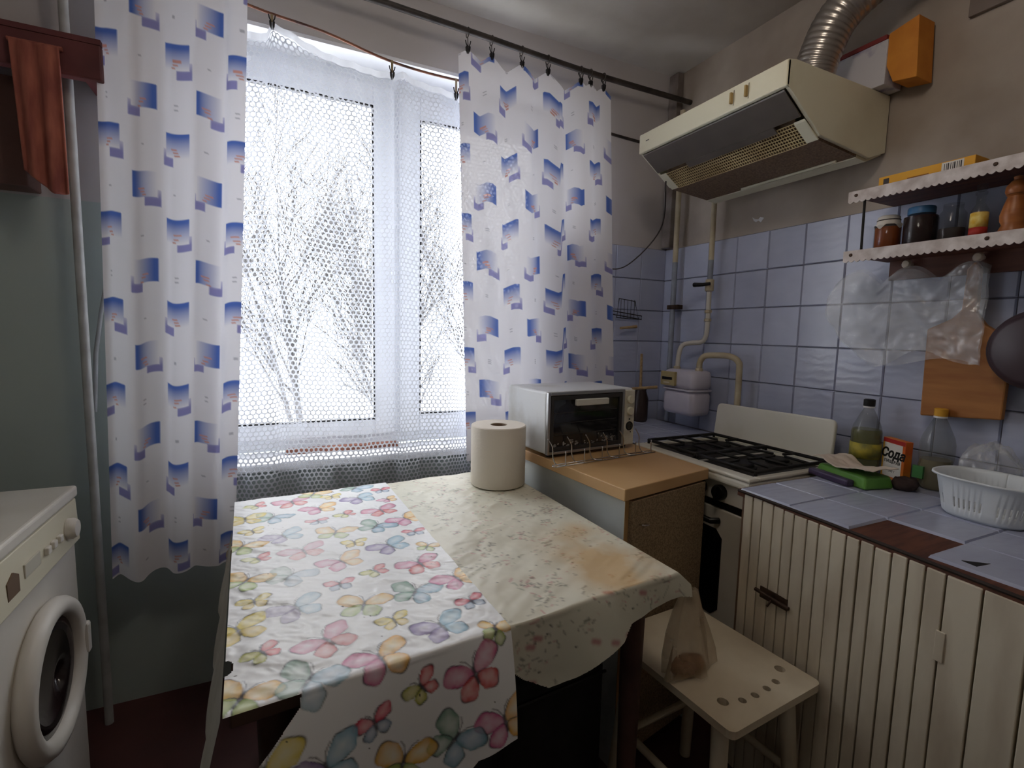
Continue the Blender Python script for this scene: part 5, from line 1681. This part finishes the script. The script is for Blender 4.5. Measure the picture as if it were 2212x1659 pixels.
# ================================================================ things on the counter
WTz = WT + 0.0005
def bottle(label, x, y, capm, liquid, lh, r=0.042, h=0.235, group='bottles on the tiled counter'):
    t = thing('plastic_bottle', label, 'bottle', (x, y, WTz), group=group)
    p = [(r * 0.85, 0.0), (r, 0.008), (r, 0.055), (r * 0.94, 0.075), (r, 0.095), (r, 0.130), (r * 0.9, 0.150), (r * 0.5, 0.190), (0.0135, 0.205), (0.0135, h - 0.012)]
    m_ = MB().lathe(p, 28, (x, y, WTz))
    m_.f = [f for f in m_.f if len(f) == 4 or f == tuple(range(28))[::-1]]
    m_.build('bottle_wall', mat('bottle_plastic', (120, 126, 118), 0.07, sheer=0.72, spec=0.9), t, smooth=True, auto=50)
    pl_ = [(q[0] * 0.96, q[1] + 0.002) for q in p if q[1] < lh] + [(r * 0.9, lh), (0.0, lh)]
    MB().lathe(pl_, 24, (x, y, WTz)).build('liquid', liquid, t, smooth=True, auto=50)
    MB().lathe([(0.0155, h - 0.022), (0.0160, h - 0.018), (0.0160, h - 0.002), (0.013, h), (0.0, h)], 20, (x, y, WTz)).build('cap', capm, t, smooth=True, auto=40)
    MB().lathe([(0.0158, h - 0.027), (0.0158, h - 0.022)], 20, (x, y, WTz)).build('neck_ring', M_white, t)
    return t
t = bottle('oil bottle with a black cap standing right of the stove lid', 1.690, 0.917, M_rubber, mat('olive_oil', (122, 122, 58), 0.2, sheer=0.25), 0.140)
MB().lathe([(0.0425, 0.05), (0.0425, 0.098)], 28, (1.690, 0.917, WTz)).build('label', mat('oil_label', (188, 172, 62), 0.5, c2=(120, 120, 60), ns=30), t, smooth=True)
t = bottle('oil bottle with a yellow cap behind the white basket', 1.703, 0.735, mat('yellow_cap', (216, 160, 50), 0.5), mat('pale_oil', (150, 136, 96), 0.2, sheer=0.35), 0.085, r=0.041, h=0.232)
MB().box(1.655, 1.664, 0.742, 0.768, WTz + 0.03, WTz + 0.065).build('green_sticker', mat('green_label', (70, 128, 70), 0.5), t)

# soda carton
a, b_ = Vector((1.700, 0.872, 0)), Vector((1.662, 0.793, 0))
ddv = (b_ - a).normalized()
nv = Vector((ddv.y, -ddv.x, 0))           # towards the viewer
if nv.dot(Vector((-1, -1, 0))) < 0: nv = -nv
SD = thing('soda_carton', 'orange and white baking soda carton on the counter', 'carton', tuple((a + b_) / 2 + Vector((0, 0, WTz))))
W2, H2, D2 = 0.088, 0.124, 0.022
def sbox(u0, u1, n0, n1, z0, z1):
    q = [a + ddv * u0 + nv * n0, a + ddv * u1 + nv * n0, a + ddv * u1 + nv * n1, a + ddv * u0 + nv * n1]
    return MB().prism([(p.x, p.y) for p in q], WTz + z0, WTz + z1, 'z')
sbox(0, W2, -D2, 0, 0, H2).build('carton', mat('soda_orange', (206, 84, 36), 0.5, c2=(226, 150, 48), ns=7), SD, bevel=0.001)
sbox(0.007, W2 - 0.010, 0, 0.0004, 0.008, H2 - 0.014).build('white_panel', mat('soda_white', (226, 222, 214), 0.5), SD)
sbox(0.001, W2 - 0.001, 0, 0.0003, H2 - 0.013, H2 - 0.001).build('red_top_band', mat('soda_red', (176, 46, 44), 0.5), SD)
sbox(0.001, 0.0065, 0, 0.0003, 0.004, H2 - 0.014).build('yellow_stripe', mat('soda_yellow', (226, 176, 60), 0.5), SD)
Mx = Matrix((( ddv.x, 0, nv.x), (ddv.y, 0, nv.y), (0, 1, 0))).to_4x4()
def on_face(u, z): return Matrix.Translation(a + ddv * u + nv * 0.0006 + Vector((0, 0, WTz + z))) @ Mx
M_ink = mat('black_ink', (14, 12, 14), 0.6)
text_mesh('Сода', 0.038, 'lettering', M_ink, SD, on_face(0.042, 0.078), bold=0.0015, shear=0.25)
text_mesh('ПИЩЕВАЯ', 0.0125, 'small_lettering', M_ink, SD, on_face(0.043, 0.054), bold=0.0003)
text_mesh('500 г', 0.012, 'weight_lettering', mat('grey_ink', (96, 92, 92), 0.6), SD, on_face(0.043, 0.026))

# green packet with napkins
NP = thing('napkin_pack', 'green pack of paper napkins lying beside the stove', 'napkins', (1.555, 0.875, WTz), math.radians(-14))
pk = MB().box(-0.052, 0.052, -0.095, 0.085, 0.0, 0.036, taper=0.008)
pk.build('green_wrapper', mat('green_film', (104, 158, 66), 0.35, c2=(84, 136, 54), ns=9), NP, world=False, bevel=0.008, seg=3)
Uu, Tt = np.meshgrid(np.linspace(0, 1, 30), np.linspace(0, 1, 40))
P = np.zeros(Uu.shape + (3,))
lx = -0.056 + 0.115 * Uu
ly = -0.095 + 0.185 * Tt
P[..., 2] = WTz + 0.0455 + 0.007 * vnoise(Uu * 4, Tt * 5, 81, 3) + 0.012 * (np.abs(Tt - 0.5) * 2) ** 2 + 0.006 * np.sin(Tt * 9)
c0, s0 = math.cos(math.radians(-14)), math.sin(math.radians(-14))
P[..., 0] = 1.555 + lx * c0 - ly * s0
P[..., 1] = 0.875 + lx * s0 + ly * c0
grid_obj('napkin', P, mat('napkin_paper', (222, 208, 192), 0.9), NP, thick=0.002)
MB().box(-0.075, -0.048, -0.06, 0.085, 0.0, 0.020).build('purple_print_edge', mat('purple_film', (74, 62, 92), 0.4), NP, world=False, bevel=0.006)
rub = MB().lathe([(0.0, 0.0), (0.032, 0.002), (0.040, 0.014), (0.030, 0.030), (0.0, 0.034)], 16, (1.612, 0.762, WTz), sy=0.8)
rub.v = [(p[0] + 0.004 * math.sin(p[1] * 260), p[1] + 0.004 * math.sin(p[0] * 310), p[2] + 0.003 * math.sin(p[0] * 200 + p[1] * 170) * (1 if p[2] > WTz + 0.01 else 0)) for p in rub.v]
tag(rub.build('dark_rag', mat('dark_rag_cloth', (78, 64, 62), 0.9, c2=(54, 42, 42), ns=30, bump=0.5, bs=60), smooth=True), 'dark crumpled rag between the napkins and the soda carton', 'rag')

# white basket with slots (real openings)
BK = thing('plastic_basket', 'white oval plastic basket with slots on the counter', 'basket', (1.540, 0.550, WTz))
nA = 168
lv = [(0.0, 0.0), (0.008, 0.0), (0.026, 0.0), (0.050, 0.0), (0.090, 0.0), (0.098, 0.003), (0.099, 0.008), (0.095, 0.009)]
Pb = np.zeros((len(lv), nA + 1, 3))
for i, (z, ex_) in enumerate(lv):
    k_ = z / 0.1
    ax_, ay_ = 0.070 + 0.010 * k_ + ex_, 0.080 + 0.020 * k_ + ex_
    if i == 0: ax_ -= 0.006; ay_ -= 0.006
    for j in range(nA + 1):
        t_ = 2 * math.pi * j / nA
        n_ = 2.6
        c1, s1 = math.cos(t_), math.sin(t_)
        den = (abs(c1) ** n_ + abs(s1) ** n_) ** (-1 / n_)
        Pb[i, j] = (1.540 + ax_ * c1 * den, 0.550 + ay_ * s1 * den, WTz + z)
kp_ = np.ones((len(lv) - 1, nA), bool)
for j in range(nA):
    if j % 3 == 0 and (j // 3) % 8 < 6: kp_[2, j] = False
M_bk = mat('basket_plastic', (224, 230, 234), 0.4)
grid_obj('shell', Pb, M_bk, BK, keep=kp_, thick=0.002)
MB().lathe([(0.058, 0.0), (0.058, 0.002), (0.0, 0.002)], 40, (1.540, 0.550, WTz), sy=1.15).build('floor_plate', M_bk, BK)

# crumpled clear bags behind the basket
def crumple(name, label, c, rx, ry, rz_, seed, m, inner=None):
    t = thing(name, label, 'plastic bag', (c[0], c[1], WTz))
    U_, T_ = np.meshgrid(np.linspace(0, 2 * np.pi, 49), np.linspace(0, np.pi, 25))
    n_ = vnoise(np.cos(U_) * 3 + 7, np.sin(U_) * 3 + T_ * 2.4, seed, 4)
    r_ = 1 + 0.35 * n_
    P = np.stack([c[0] + rx * r_ * np.cos(U_) * np.sin(T_), c[1] + ry * r_ * np.sin(U_) * np.sin(T_), WTz + rz_ + rz_ * np.where(np.cos(T_) < 0, 1.0, r_) * np.cos(T_)], -1)
    P[..., 0] = np.minimum(P[..., 0], 1.762)
    P[:, -1] = P[:, 0]
    grid_obj('film', P, m, t, smooth=False)
    if inner:
        MB().lathe([(0.0, 0.0), (rx * 0.6, 0.004), (rx * 0.7, rz_ * 0.5), (rx * 0.4, rz_), (0, rz_ * 1.1)], 18, (c[0], c[1], WTz), sy=1.1).build('contents', inner, t, smooth=True)
    return t
crumple('crumpled_bag', 'crumpled clear bag of dark food behind the basket', (1.700, 0.612, 0), 0.052, 0.062, 0.075, 91, M_clear, mat('dark_food', (92, 74, 66), 0.8, c2=(60, 70, 44), ns=14))
crumple('crumpled_bag', 'pale crumpled bag at the right edge of the counter', (1.670, 0.400, 0), 0.070, 0.080, 0.080, 97, mat('milky_polythene', (196, 190, 180), 0.3, sheer=0.55, spec=0.7))
